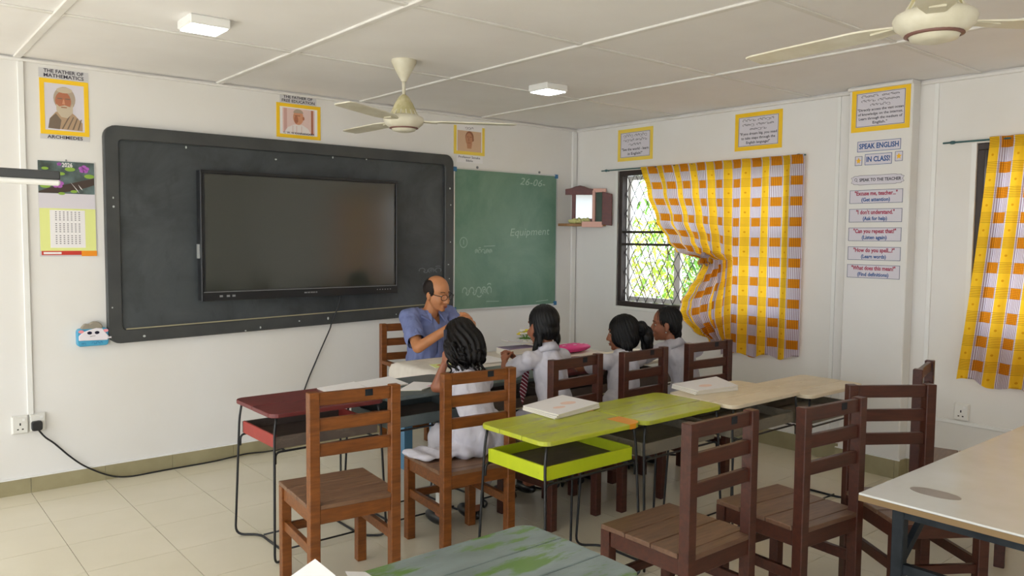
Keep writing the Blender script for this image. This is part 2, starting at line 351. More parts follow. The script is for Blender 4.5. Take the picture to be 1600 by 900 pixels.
WB = (R(90), 0, 0)          # on the board wall: x right, y up, z out of the wall
WR = (R(90), 0, R(-90))     # on the window wall

# ------------------------------------------------------------------ room shell
H = 2.724; XL, YN = -8.6, -8.6
ROOF = .55
fl = MB().box(XL, 0, YN, 0, -.12, -.006).build('floor', 'grout'); struct(fl, 'beige tiled classroom floor', 'floor')
TS = .43; tile_me = MB().box(.0015, TS-.0015, .0015, TS-.0015, -.006, 0).mesh('tile', 'tile')
xs = [-.055-TS*k for k in range(0, 14)]; ys = [-.25-TS*k for k in range(0, 14)]
def tile_piece(x0, x1, y0, y1):
    if x1-x0 > TS-.01 and y1-y0 > TS-.01:
        o = bpy.data.objects.new('tile', tile_me); COL.objects.link(o); o.location = (x0, y0, 0); o.parent = fl
    else: MB().box(x0+.0015, x1-.0015, y0+.0015, y1-.0015, -.006, 0).build('tile', 'tile', fl)
xe = [0]+xs; ye = [0]+ys
for i in range(len(xe)-1):
    for j in range(len(ye)-1): tile_piece(xe[i+1], xe[i], ye[j+1], ye[j])
o = MB().box(XL, xe[-1], YN, 0, -.006, 0).box(xe[-1], 0, YN, ye[-1], -.006, 0).build('tile_field', 'tile', fl)
wbk = MB().box(XL, .15, 0, .15, -.1, H).build('wall_back', 'wall_paint'); struct(wbk, 'off-white wall carrying the blackboard and green board', 'wall')
# window wall with two openings
W1 = (-2.465, -.57, 1.0, 2.275); W2 = (-5.5, -3.69, 1.0, 2.275)
m = MB().box(0, .15, YN, 0, -.1, 1.0).box(0, .15, YN, 0, 2.275, H)
for a, b in ((YN, W2[0]), (W2[1], W1[0]), (W1[1], 0)): m.box(0, .15, a, b, 1.0, 2.275)
wr = m.build('wall_right', 'wall_paint'); struct(wr, 'off-white wall with the curtained windows', 'wall')
# unseen sides: openings implied by daylight on the floor, widened to brighten the ceiling
m = MB().box(XL-.15, XL, YN, 0, -.1, 0).box(XL-.15, XL, YN, 0, 2.6, H)
for y in (-.1, -4.3, YN): m.box(XL-.15, XL, y-.15, y+.1, 0, 2.6)
wl = m.build('wall_left', 'wall_paint'); struct(wl, 'unseen left side opened wide for daylight, with posts and lintel', 'wall')
m = MB().box(XL, .15, YN-.15, YN, -.1, 0).box(XL, .15, YN-.15, YN, 2.6, H)
m.box(XL-.1, XL+.15, YN-.15, YN, 0, 2.6).box(-6.0, .15, YN-.15, YN, 0, 2.6)  # solid part added to cut light on the right wall
wf = m.build('wall_front', 'wall_paint'); struct(wf, 'unseen wall behind the viewer, closed at right to cut light', 'wall')
# ceiling boards and battens
ce = MB().box(XL-ROOF, .15+ROOF, YN-ROOF, .15+ROOF, H+.012, H+.1).build('ceiling', 'ceiling_board'); struct(ce, 'white boarded ceiling with cover battens', 'ceiling')
bx = [-1.19, -2.42, -3.56, -4.79, -6.0, -7.2]; by = [-1.25, -2.52, -3.69, -4.9, -6.1, -7.3]
X_ = [0]+bx+[XL]; Y_ = [0]+by+[YN]
for i in range(len(X_)-1):
    for j in range(len(Y_)-1): MB().box(X_[i+1]+.004, X_[i]-.004, Y_[j+1]+.004, Y_[j]-.004, H, H+.012).build('ceiling_panel', 'ceiling_board', ce)
for x in bx: MB().box(x-.022, x+.022, YN, 0, H-.012, H).build('batten', 'batten', ce, bevel=.004)
for y in by:
    for i in range(len(X_)-1): MB().box(X_[i+1]+.022, X_[i]-.022, y-.018, y+.018, H-.009, H).build('batten', 'batten', ce, bevel=.003)
t1 = MB().box(XL, 0, -.022, 0, H-.03, H-.012).build('trim_1', 'batten', bevel=.004); struct(t1, 'thin white cornice strip above the blackboard wall', 'cornice')
t2 = MB().box(-.024, 0, -2.88, -.02, H-.034, H-.012).box(-.024, 0, YN, -3.33, H-.034, H-.012).box(-.144, -.12, -3.33, -2.88, H-.034, H-.012).build('trim_2', 'batten', bevel=.004); struct(t2, 'thin white cornice strip above the window wall', 'cornice')
pl = MB().box(-.12, 0, -3.325, -2.885, 0, H-.001).build('trim_3', 'wall_paint', bevel=.006); struct(pl, 'shallow wall pier carrying the English phrase cards', 'pier')
# cover strips and cable channels
for n_, (x, y, w, d, lab) in enumerate(((-4.775, -.009, .034, .018, 'white vertical cable channel above the left sockets'), (-.04, -.012, .055, .024, 'white vertical channel in the room corner beside the green board'))):
    o = MB().box(x-w/2, x+w/2, y-d/2-.0, .0, .5 if n_ == 0 else .1, H-.03).build('trim_%d' % (4+n_), 'gloss_white', bevel=.003); struct(o, lab, 'cable channel')
for n_, (y, lab) in enumerate(((-2.75, 'cover strip on the wall between the orange-checked curtain and the pier'), (-3.43, 'cover strip on the wall just right of the pier'))):
    o = MB().box(-.01, 0, y-.014, y+.014, .14, H-.034).build('trim_%d' % (6+n_), 'gloss_white', bevel=.002); struct(o, lab, 'cover strip')
o = MB().box(-.014, 0, -5.6, -3.445, .43, .455).build('trim_8', 'gloss_white', bevel=.003); struct(o, 'horizontal cable channel below the right-hand socket', 'cable channel')
# skirting of single tiles
sk = empty('baseboard_back', (0, 0, 0)); struct(sk, 'olive-beige tile skirting under the blackboard', 'baseboard')
for i in range(20): MB().box(-.055-TS*(i+1)+.001, -.055-TS*i-.001, -.012, 0, 0, .098).build('skirting_tile', 'skirting_tile', sk)
MB().box(XL, 0, -.016, 0, .098, .106).build('top_bead', 'gloss_white', sk)
sk = empty('baseboard_right', (0, 0, 0)); struct(sk, 'olive-beige tile skirting along the window wall', 'baseboard')
def skr(x, a, b):
    y = b
    while y > a: MB().box(x-.012, x, max(y-TS, a)+.001, y-.001, 0, .13).build('skirting_tile', 'skirting_tile', sk); y -= TS
    MB().box(x-.015, x, a, b, .13, .137).build('top_bead', 'gloss_white', sk)
skr(0, -2.885, -.02); skr(-.12, -3.337, -2.873); skr(0, -6.5, -3.325)
MB().box(-.12, 0, -3.337, -3.325, 0, .13).build('skirting_tile', 'skirting_tile', sk)
gr = MB().box(-30, 40, -30, 30, -.5, -.32).build('ground', 'ground_out'); struct(gr, 'sandy ground outside the classroom', 'ground')

# ------------------------------------------------------------------ windows
def window(name, y0, y1, z0, z1, label, full=True):
    w = empty(name, (0, (y0+y1)/2, z0)); struct(w, label, 'window'); cy = (y0+y1)/2
    Y = lambda y: y-cy
    Z = lambda z: z-z0
    t_ = .045
    for nm, a in (('frame_rail', (Y(y0), Y(y1), Z(z0), Z(z0)+t_)), ('frame_rail', (Y(y0), Y(y1), Z(z1)-t_, Z(z1))), ('frame_stile', (Y(y0), Y(y0)+t_, Z(z0)+t_, Z(z1)-t_)), ('frame_stile', (Y(y1)-t_, Y(y1), Z(z0)+t_, Z(z1)-t_))):
        MB().box(.012, .085, *a).build(nm, 'win_frame', w, bevel=.003)
    for z in (1.585, 1.70): MB().box(.02, .05, Y(y0)+t_, Y(y1)-t_, Z(z)-.011, Z(z)+.011).build('cross_bar', 'win_frame', w)
    # diamond lattice
    g = MB(); a0, a1, b0, b1 = Y(y0)+t_, Y(y1)-t_, Z(z0)+t_, Z(z1)-t_; st = .105; sl = 1.75
    k = -60
    while k < 60:
        for sgn in (1, -1):
            pts = []
            yy = k*st
            za, zb = b0, b1
            ya, yb = yy, yy + sgn*(zb-za)/sl
            # clip in y
            p = [(ya, za), (yb, zb)]
            def clip(p, lim, hi):
                (ya, za), (yb, zb) = p
                if yb == ya: return p
                if (hi and ya > lim and yb > lim) or (not hi and ya < lim and yb < lim): return None
                q = []
                for (u, z) in p:
                    if (hi and u > lim) or (not hi and u < lim): z = za+(zb-za)*(lim-ya)/(yb-ya); u = lim
                    q.append((u, z))
                return q
            p = clip(p, a1, True)
            if p: p = clip(p, a0, False)
            if p and abs(p[0][1]-p[1][1]) > .02: g.tube([(.058+.004*sgn, p[0][0], p[0][1]), (.058+.004*sgn, p[1][0], p[1][1])], .0036, 5)
        k += 1
    g.build('grille', 'grille', w)
    # three white casements with a pane each, outside the grille
    n = 3; cw = (y1-y0-2*t_)/n
    for i in range(n):
        a = Y(y0)+t_+cw*i; b = a+cw
        s = MB()
        for q in ((a, b, Z(z0)+t_, Z(z0)+t_+.045), (a, b, Z(z1)-t_-.04, Z(z1)-t_), (a, a+.034, Z(z0)+t_+.045, Z(z1)-t_-.04), (b-.034, b, Z(z0)+t_+.045, Z(z1)-t_-.04)): s.box(.092, .125, *q)
        so = s.build('sash', 'sash_white', w)
        MB().box(.106, .110, a+.034, b-.034, Z(z0)+t_+.045, Z(z1)-t_-.04).build('pane', 'window_glass', so)
    MB().box(-.012, .10, Y(y0)-.02, Y(y1)+.02, -.03, 0).build('sill', 'gloss_white', w, bevel=.004)
    MB().box(-.006, .012, Y(y1), Y(y1)+.03, 0, Z(z1)).build('reveal_strip', 'gloss_white', w)
    return w
window('window_1', *W1, 'dark framed window with diamond grille beside the corner shelf')
window('window_2', *W2, 'dark framed window behind the curtain at the right edge')

# ------------------------------------------------------------------ curtains
def interp(x, pts):
    pts = sorted(pts)
    if x <= pts[0][0]: return pts[0][1]
    for (a, va), (b, vb) in zip(pts, pts[1:]):
        if x <= b: t = (x-a)/(b-a); t = t*t*(3-2*t); return va+(vb-va)*t
    return pts[-1][1]
def curtain_mesh(name, yl, yr, zt, left_shift, bottom, nu=150, nv=110, knot=None, comp=.62, flare=0.0, fabric=None, folds=7.75, famp=1.25):
    m = MB(); m.uv = []; W = (yl-yr); fabric = fabric or W*1.12
    for j in range(nv+1):
        for i in range(nu+1):
            s = i/nu; zb = bottom(s); z = zt + (zb-zt)*j/nv
            d = left_shift(z); k = max(0, 1-s/comp); y = yl - W*s - d*(k**1.0)
            gather = min(1, d/.7) if s < comp else 0
            tightness = min(1.0, (zt-z)/.12)
            amp = (.007+.007*tightness)*famp + .022*gather*min(1, k*4)
            ph = s*2*math.pi*folds + .5*math.sin(s*9+z*1.3)
            x = -.055 - amp*(math.sin(ph) + .2*math.sin(ph*2.1+1.3))
            if knot is not None:
                kz = math.exp(-((z-knot)/.10)**2)*max(0, min(1, k*3)); x -= .05*kz
                # cloth bulges into the room above and below the tie
                x -= .05*math.exp(-((z-knot-.2)/.16)**2)*k*gather + .10*math.exp(-((z-knot+.35)/.22)**2)*min(1, k*1.6)
            else: x -= .03*((zt-z)/1.5)**2
            x -= .012*math.exp(-((zt-z)/.02)**2)
            # cloth pulled to the tie runs aslant
            slant = 0.0
            if knot is not None: slant = .22*gather*k*(1 if z > knot else -1)
            z2 = z + (.018*math.sin(s*40)*(j/nv) if j == nv else 0)
            m.v.append((x, y, z2)); m.uv.append((s*fabric + slant*.3, (zt-z)*1.0 + slant))
    for j in range(nv):
        for i in range(nu): a = j*(nu+1)+i; m.f.append((a, a+1, a+nu+2, a+nu+1))
    return m
c1 = empty('curtain', (0, -1.65, .7)); tag(c1, 'yellow and white checked curtain gathered in a knot over the window beside the corner shelf', 'curtain')
L1 = [(2.29, 0), (2.06, .08), (1.80, .20), (1.63, .35), (1.53, .47), (1.50, .62), (1.475, .77), (1.43, .76), (1.32, .69), (1.22, .635), (1.10, .575), (1.0, .54), (.95, .56), (.86, .645), (.8, .75), (.7, .8)]
m = curtain_mesh('c', -.905, -2.51, 2.288, lambda z: interp(z, L1), lambda s: .70+.12*max(0, 1-s/.5)**1.5+.03*max(0, s-.7)/.3, knot=1.47, fabric=1.605*1.30)
m.v = [(x, y+1.65, z-.7) for x, y, z in m.v]
o = m.build('cloth', 'curtain_cloth', c1, smooth=True)
k = MB()
for i in range(5): a = i*1.3; k.ell((-.13+.012*math.cos(a), -1.69+1.65+.03*math.sin(a*2), 1.47-.7+.02*math.sin(a)), (.035, .045, .028), Euler((a, .4, a)).to_matrix(), 12, 8)
k.uv = [(v[1]*1.5, v[2]*1.5) for v in k.v]; k.build('knot', 'curtain_cloth', c1, smooth=True)
c2 = empty('curtain', (0, -4.3, .7)); tag(c2, 'yellow and white checked curtain hanging at the right edge of the picture', 'curtain')
m = curtain_mesh('c', -3.785, -5.42, 2.30, lambda z: -.125*((2.3-z)/1.6)**1.2, lambda s: .745-.16*s, comp=1.0, fabric=1.635*1.62, folds=13, famp=1.7)
m.v = [(x, y+4.3, z-.7) for x, y, z in m.v]
o = m.build('cloth', 'curtain_cloth', c2, smooth=True)
def rod(name, y0, y1, z, lab):
    r = empty(name, (0, (y0+y1)/2, z)); tag(r, lab, 'curtain rod'); L = (y1-y0)/2
    MB().tube([(-.05, -L, 0), (-.05, L, 0)], .006, 8).build('wire', 'rod_teal', r)
    for s_ in (-1, 1):
        MB().tube(rounded([(.0, s_*(L-.05), 0), (-.05, s_*(L-.05), 0), (-.05, s_*(L-.01), 0)], .01), .005, 6).build('hook', 'rod_teal', r)
        MB().ell((-.05, s_*(L-.06), 0), (.012, .022, .012), None, 8, 6).build('turnbuckle', 'rod_teal', r, smooth=True)
rod('curtain_rod', -2.52, -.4, 2.283, 'thin rod carrying the knotted curtain')
rod('curtain_rod', -5.6, -3.50, 2.285, 'thin teal rod carrying the right-edge curtain')

# ------------------------------------------------------------------ planting outside the first window
def leaf_blade(mb, base, d, L, w, droop, side):
    d = Vector(d).normalized(); sd = Vector(side).normalized(); pts = []
    for i in range(5): t_ = i/4; p = Vector(base)+d*L*t_+Vector((0, 0, -droop*L*t_*t_)); ww = w*math.sin(math.pi*(.12+.88*t_))*.5+.0008; pts += [p+sd*ww, p-sd*ww]
    mb.add(pts, [(2*i, 2*i+1, 2*i+3, 2*i+2) for i in range(4)])
def shrub(x, y, h, spread, n, material, label, seed, leaf=(.22, .04)):
    rnd = random.Random(seed); s = empty('shrub', (x, y, -.32)); tag(s, label, 'shrub', 'plants outside the window'); f = MB(); st = MB()
    for i in range(n):
        a = rnd.random()*6.283; rr = spread*rnd.random()**.5; z = h*(.12+.88*rnd.random()); b = (rr*math.cos(a), rr*math.sin(a), z)
        d = (math.cos(a)*.8+rnd.uniform(-.5, .5), math.sin(a)*.8+rnd.uniform(-.5, .5), rnd.uniform(-.1, .9)); sd = Vector(d).cross(Vector((0, 0, 1)))
        leaf_blade(f, b, d, leaf[0]*rnd.uniform(.6, 1.3), leaf[1]*rnd.uniform(.7, 1.3), rnd.uniform(.1, .7), sd)
    for i in range(5): a = i*1.26; st.tube(smooth_path([(0, 0, 0), (spread*.3*math.cos(a), spread*.3*math.sin(a), h*.5), (spread*.7*math.cos(a), spread*.7*math.sin(a), h*.95)]), .008, 5)
    f.build('foliage', material, s); st.build('stem', 'bark', s)
def palm(x, y, h, n, L, label, seed, material='leaf_palm'):
    rnd = random.Random(seed); s = empty('areca_palm', (x, y, -.32)); tag(s, label, 'palm', 'plants outside the window')
    MB().tube(smooth_path([(0, 0, 0), (.03, 0, h*.5), (0, .02, h)]), [.06]*6+[.05]*6+[.04], 8).build('trunk', 'bark', s)
    for i in range(n):
        a = 6.283*i/n+rnd.uniform(-.2, .2); up = rnd.uniform(.2, 1.2); f = MB()
        pts = [Vector((math.cos(a)*L*t_*.8, math.sin(a)*L*t_*.8, h+L*(up*t_-1.0*t_*t_))) for t_ in [q/14 for q in range(15)]]
        f.tube(pts, .008, 4)
        for q in range(2, 15):
            d = pts[q]-pts[q-1]; sd = d.cross(Vector((0, 0, 1))).normalized()
            for sg in (-1, 1): leaf_blade(f, pts[q], d.normalized()*.5+sd*sg, L*.36*(1.15-q/16), .035, .35, d)
        f.build('frond', material, s)
shrub(3.2, -.1, 2.2, .9, 1700, 'leaf_green', 'dense mid-green shrub seen low through the window grille', 1)
shrub(3.0, -1.6, 2.2, 1.0, 1500, 'leaf_lime', 'yellow-green shrub seen behind the knotted curtain', 2)
shrub(2.6, .9, 2.2, .9, 1300, 'leaf_lime', 'yellow-green shrub at the left of the window view', 3)
shrub(4.2, 1.6, 3.2, 1.3, 1500, 'leaf_green', 'tall mid-green shrub at the back of the window view', 4, (.3, .05))
palm(3.4, .6, 1.9, 11, 1.5, 'feathery palm showing in the middle of the window', 5)
palm(4.6, .3, 2.6, 11, 1.8, 'taller feathery palm behind the window shrubs', 6)
shrub(4.4, -4.6, 2.4, 1.1, 500, 'leaf_green', 'green shrub outside behind the right-edge curtain', 8)

# ------------------------------------------------------------------ boards, screen, cables
bb = empty('blackboard', (-2.93, 0, .93), WB); tag(bb, 'long black wall board with rounded frame behind the flat screen', 'blackboard')
x0, x1 = -4.325+2.93, -1.535+2.93; z1 = 2.352-.93
outer = []; r_ = .07
bl, br_ = (.913-.93), (.968-.93)
outer = [(x0+.01+r_, bl)] if 0 else None
def board_ring(inset, rad):
    a, b = x0+inset, x1-inset; zl, zr, zt = bl+inset, br_+inset, z1-inset
    def c(cx, cy, a0): return [(cx+rad*math.cos(R(a0+90*i/5)), cy+rad*math.sin(R(a0+90*i/5))) for i in range(6)]
    return c(a+rad, zl+rad, 180)+c(b-rad, zr+rad, 270)+c(b-rad, zt-rad, 0)+c(a+rad, zt-rad, 90)
o_, i_ = board_ring(0, .075), board_ring(.09, .03); n = len(o_)
m = MB(); v = [(p[0], p[1], 0) for p in o_]+[(p[0], p[1], .045) for p in o_]+[(p[0], p[1], .045) for p in i_]+[(p[0], p[1], .02) for p in i_]
m.add(v, [(i+k*n, (i+1) % n+k*n, (i+1) % n+(k+1)*n, i+(k+1)*n) for k in range(3) for i in range(n)]); m.build('board_frame', 'board_frame', bb, bevel=.006)
MB().prism(board_ring(.085, .03), .004, .022).build('writing_surface', 'slate_board', bb)
e = MB(); e.ribbon([(x0+.11, bl+.094), (x1-.1, br_+.094)], .009, .047); e.build('ledge_line', 'board_edge', bb)
rnd = random.Random(3); sp_ = MB()
for i in range(22):
    t_ = rnd.random(); q = rnd.choice([(x0+.045, bl+.2+1.0*t_), (x1-.05, .2+1.1*t_), (x0+.2+2.4*t_, z1-.12), (x0+.2+2.4*t_, bl+.055)]); q = (q[0]+rnd.uniform(-.02, .02), q[1]+rnd.uniform(-.03, .03))
    sp_.prism(disc(q[0], q[1], rnd.uniform(.004, .009), rnd.uniform(.004, .012), 8), .044, .0475)
sp_.build('chalk_spot', 'chalk', bb)['kind'] = 'stuff'
sinhala(1.17, 1.22-.0, .075, 1, .0232, 'chalk_dim', bb, .24, 4, 'chalk_writing').location = (1.17, .42, .0232)
sinhala(0, 0, .075, 1, .0232, 'chalk_dim', bb, .22, 9, 'chalk_writing').location = (1.2, .30, .0232)
tv = empty('interactive_screen', (-2.95, -.046, 1.175), WB); tag(tv, 'large black flat touch screen mounted over the blackboard', 'screen')
MB().box(-.793, .793, 0, .916, .0, .075).build('screen_case', 'tv_bezel', tv, bevel=.008, seg=2)
MB().box(-.762, .762, .072, .888, .0755, .078).build('screen_glass', 'tv_glass', tv)
fr_ = MB()
for q in ((-.793, .793, .895, .916), (-.793, .793, 0, .06), (-.793, -.78, .06, .895), (.78, .793, .06, .895)): fr_.box(q[0], q[1], q[2], q[3], .075, .084)
fr_.build('bezel', 'tv_bezel', tv, bevel=.003)
MB().ribbon([(-.78, .064), (.78, .064)], .004, .0845).build('chrome_line', 'logo_grey', tv)
lg = MB()
for i, wd_ in enumerate((.012, .008, .010, .007, .010, .009, .007, .010)): lg.box(-.03+.0135*i, -.03+.0135*i+wd_, .030, .040, .0842, .0848)
lg.build('screen_logo', 'logo_grey', tv)
pm = MB()
for x in (-.67, -.62, -.58): pm.box(x, x+.022, .026, .040, .0842, .086)
pm.build('port_row', 'logo_grey', tv)
pm = MB()
for i in range(6): pm.prism(disc(.60+.024*i, .036, .0045, None, 10), .0842, .087)
pm.build('button_row', 'logo_grey', tv)
MB().box(-.803, -.791, .30, .40, .02, .05).build('side_clip', 'alu', tv)
cord = empty('power_cord', (-3.6, -.02, .0)); tag(cord, 'black power cord hanging from the screen and running along the floor to the socket', 'cord')
pth = smooth_path([(-2.66, -.10, 1.19), (-2.67, -.085, 1.10), (-2.72, -.055, .95), (-2.735, -.05, .90), (-2.83, -.025, .68), (-2.93, -.022, .46), (-3.02, -.03, .2), (-3.1, -.04, .03), (-3.25, -.04, .012), (-3.41, -.035, .02), (-3.645, -.035, .006), (-3.86, -.04, .006), (-4.05, -.045, .006), (-4.21, -.05, .006), (-4.33, -.04, .03), (-4.47, -.03, .112), (-4.56, -.022, .193), (-4.65, -.02, .296), (-4.70, -.03, .345), (-4.735, -.04, .395), (-4.747, -.04, .425)], 8)
MB().tube([p-Vector((-3.6, -.02, 0)) for p in pth], .0055, 8).build('cable', 'cord_black', cord, smooth=True)
pg = MB().prism(rrect(-.03, .03, -.032, .028, .014), .0, .042); po = pg.build('plug', 'cord_black', cord, bevel=.006, seg=2); po.location = (-4.748+3.6, .003, .432); po.rotation_euler = WB
gb = empty('green_chalkboard', (-.895, 0, .992), WB); tag(gb, 'green chalkboard with aluminium edge in the corner', 'chalkboard')
MB().box(-.613, .613, 0, 1.25, .004, .016).build('writing_surface', 'green_board', gb)
for q in ((-.623, .623, -.01, .002), (-.623, .623, 1.248, 1.26), (-.623, -.611, .002, 1.248), (.611, .623, .002, 1.248)): MB().box(*q, 0, .022).build('edge_strip', 'alu', gb)
for x, y in ((-.61, 1.245), (.61, 1.245), (.61, .005), (-.61, .005)): MB().box(x-.02, x+.02, y-.02, y+.02, .0, .025).build('corner_cap', 'clip_blue', gb, bevel=.004)
text('26-06-', .095, .30, 1.17, .0165, 'chalk_faint', gb, .32, .0, name='chalk_writing', shear=.25, rot=-2)
text('Equipment', .10, .27, .70, .0165, 'chalk_faint', gb, .5, .0, name='chalk_writing', shear=.2, rot=2)
text('1', .06, -.51, .60, .0165, 'chalk_faint', gb, None, 0, name='chalk_writing')
MB().ribbon(disc(-.51, .60, .04, .045, 22)+[( -.47, .60)], .006, .0165).build('chalk_ring', 'chalk_faint', gb)
sinhala(-.35, .16, .13, 1, .0165, 'chalk_faint', gb, .34, 5, 'chalk_writing'); sinhala(-.28, .52, .07, 1, .0165, 'chalk_faint', gb, .2, 6, 'chalk_writing')
for q in ([(-.25, .06), (-.1, .055)], [(-.28, .565), (-.15, .57)], [(.36, .03), (.52, .04)]): MB().ribbon(q, .006, .0165).build('chalk_stroke', 'chalk_faint', gb)
for x in (-.35, .40): o = MB().lathe([(.012, 0), (.012, .006), (.005, .01)], 10, (x, 1.275, 0)).build('wall_screw', 'logo_grey', gb)

# ------------------------------------------------------------------ portraits, calendar, wall box
def frame(par, w, h, t_, material, cx=0, cy=0, open_top=False):
    m = MB(); q = [(-w/2, w/2, -h/2, -h/2+t_), (-w/2, -w/2+t_, -h/2+t_, h/2), (w/2-t_, w/2, -h/2+t_, h/2)]
    if not open_top: q.append((-w/2+t_, w/2-t_, h/2-t_, h/2))
    for a in q: m.box(cx+a[0], cx+a[1], cy+a[2], cy+a[3], .001, .004)
    m.build('border', material, par)
def flat(par, name, poly, lay, material): return MB().prism(poly, .0015+lay*.0006, .0015+lay*.0006+.0005).build(name, material, par)
def rect(x0, x1, y0, y1): return [(x0, y0), (x1, y0), (x1, y1), (x0, y1)]
p = empty('portrait_poster', (-4.537, 0, 2.438), WB); tag(p, 'yellow-bordered portrait of a bearded man above the calendar', 'poster')
flat(p, 'print_ground', rect(-.136, .136, -.171, .171), 0, 'paper_lilac'); frame(p, .275, .345, .026, 'frame_yellow')
flat(p, 'robe', [(-.095, -.135), (.10, -.14), (.10, -.09), (.06, -.045), (.03, -.02), (-.05, -.03), (-.085, -.075)], 1, 'print_robe'); flat(p, 'robe_shade', [(-.095, -.135), (-.03, -.138), (-.02, -.08), (-.05, -.04), (-.085, -.075)], 2, 'print_robe2')
for i in range(4): flat(p, 'robe_fold', [(-.02+.03*i, -.135), (-.012+.03*i, -.135), (.03+.022*i, -.05-.006*i), (.024+.022*i, -.048-.006*i)], 3, 'print_robe2')
flat(p, 'hair', disc(0, .055, .062, .075, 22), 2, 'print_hair_grey'); flat(p, 'face', disc(-.008, .04, .045, .06, 20), 3, 'print_skin1'); flat(p, 'beard', [(-.048, .02), (-.03, .005), (.0, .015), (.035, .005), (.045, .03), (.045, -.03), (.015, -.065), (-.02, -.06), (-.045, -.025)], 4, 'print_beard')
flat(p, 'brow', rect(-.04, -.012, .052, .058), 4, 'print_robe2'); flat(p, 'brow', rect(.004, .032, .052, .058), 4, 'print_robe2'); flat(p, 'nose', [(-.008, .05), (-.014, .022), (.002, .02), (-.002, .05)], 5, 'print_skin2'); flat(p, 'mouth', rect(-.02, .012, -.002, .004), 5, 'print_sepia_dk'); flat(p, 'forelock', disc(.0, .108, .045, .018, 14), 4, 'print_beard')
o = flat(p, 'title_strip', rect(-.14, .14, .177, .236), 0, 'paper_grey'); text('THE FATHER OF', .03, 0, .22, .0028, 'ink', p, .225, .02); text('MATHEMATICS', .03, 0, .192, .0028, 'ink', p, .225, .02)
flat(p, 'name_strip', rect(-.14, .14, -.204, -.174), 0, 'paper_grey'); text('ARCHIMEDES', .028, 0, -.189, .0028, 'ink', p, .20, .02)
p = empty('portrait_poster', (-2.955, 0, 2.507), WB); tag(p, 'yellow-bordered portrait of a man in white above the blackboard', 'poster')
flat(p, 'print_ground', rect(-.176, .176, -.126, .126), 0, 'paper_white'); frame(p, .357, .256, .026, 'frame_yellow'); flat(p, 'photo', rect(-.13, .13, -.09, .095), 1, 'print_pinkbg')
flat(p, 'photo_post', rect(-.12, -.095, -.09, .092), 2, 'print_pink2'); flat(p, 'photo_post', rect(.10, .118, -.09, .092), 2, 'print_skin1'); flat(p, 'white_garment', [(-.12, -.09), (.10, -.09), (.075, -.05), (.03, -.025), (-.04, -.025), (-.09, -.05)], 3, 'print_shirt_w')
flat(p, 'head', disc(-.005, .03, .042, .056, 20), 4, 'print_skin2'); flat(p, 'hair', disc(-.005, .062, .04, .03, 14, 0, 180), 5, 'print_hair_grey'); flat(p, 'face_shade', disc(-.022, .012, .016, .03, 12), 5, 'print_skin1'); flat(p, 'ear', disc(.037, .025, .008, .014, 10), 5, 'print_skin1'); flat(p, 'brow', rect(-.035, .01, .04, .045), 6, 'print_sepia_dk'); flat(p, 'mouth', rect(-.03, -.006, .0, .005), 6, 'print_sepia_dk')
for x in (-.05, -.02, .02): flat(p, 'fold', rect(x, x+.003, -.088, -.035), 4, 'print_pink2')
text('C. W. W KANNANGARA', .02, .0, -.091, .0062, 'ink', p, .25, .015)
flat(p, 'title_strip', rect(-.15, .145, .125, .19), 1, 'paper_grey'); text('THE FATHER OF', .03, -.005, .176, .0032, 'ink', p, .235, .02); text('FREE EDUCATION', .03, -.002, .147, .0032, 'ink', p, .265, .02)
p = empty('portrait_poster', (-1.335, 0, 2.498), WB); tag(p, 'sepia portrait of a young man above the green chalkboard', 'poster')
flat(p, 'print_ground', rect(-.168, .168, -.12, .142), 0, 'paper_white'); frame(p, .342, .25, .028, 'frame_yellow2', open_top=True); flat(p, 'photo', rect(-.132, .132, -.10, .085), 1, 'print_sepia')
flat(p, 'neck', [(-.025, -.07), (.02, -.07), (.03, -.02), (-.03, -.02)], 2, 'print_sepia_md'); flat(p, 'hair', disc(0, .03, .046, .054, 20), 3, 'print_sepia_dk'); flat(p, 'head', disc(-.006, .012, .038, .056, 20), 4, 'print_sepia_md'); flat(p, 'ear', disc(.04, .01, .008, .014, 10), 4, 'print_sepia_dk'); flat(p, 'brow', rect(-.032, -.008, .03, .035), 5, 'print_sepia_dk'); flat(p, 'brow', rect(.002, .026, .03, .035), 5, 'print_sepia_dk'); flat(p, 'nose', rect(-.012, -.006, -.005, .022), 5, 'print_sepia_dk'); flat(p, 'mouth', rect(-.022, .012, -.022, -.017), 5, 'print_sepia_dk')
sinhala(0, .11, .026, 1, .0028, 'ink_grey', p, .09, 3); flat(p, 'name_strip', rect(-.14, .15, -.195, -.132), 0, 'paper_white'); text('Professor Senaka', .028, 0, -.148, .0028, 'ink_grey', p, .24, .01); text('Bibile', .026, 0, -.178, .0028, 'ink_grey', p, .075, .01)
c = empty('wall_calendar', (-4.538, 0, 1.5), WB); tag(c, 'wall calendar with orchid photograph on the left wall', 'calendar')
MB().box(-.16, .165, -.005, .595, .002, .006).build('backing_sheet', 'paper_grey', c)
MB().box(-.158, .16, .395, .598, .006, .0075).build('photo', 'cal_photo', c); MB().box(-.158, .16, .30, .395, .006, .0072).build('white_band', 'paper_lilac', c)
MB().box(-.156, .162, .03, .30, .006, .0075).build('month_sheet', 'cal_green', c); MB().box(-.10, .10, .05, .29, .0075, .0082).build('month_panel', 'paper_white', c)
MB().box(-.15, .08, .004, .03, .006, .009).build('red_band', 'cal_red', c); MB().box(.075, .165, -.004, .03, .006, .0095).build('orange_band', 'cal_orange', c); MB().box(-.14, -.04, .010, .023, .009, .0095).build('name_tag', 'paper_white', c)
flat(c, 'branch', [(-.158, .405), (-.10, .43), (0, .455), (.158, .50), (.158, .455), (.05, .415), (-.05, .398), (-.158, .396)], 11, 'branch_print')
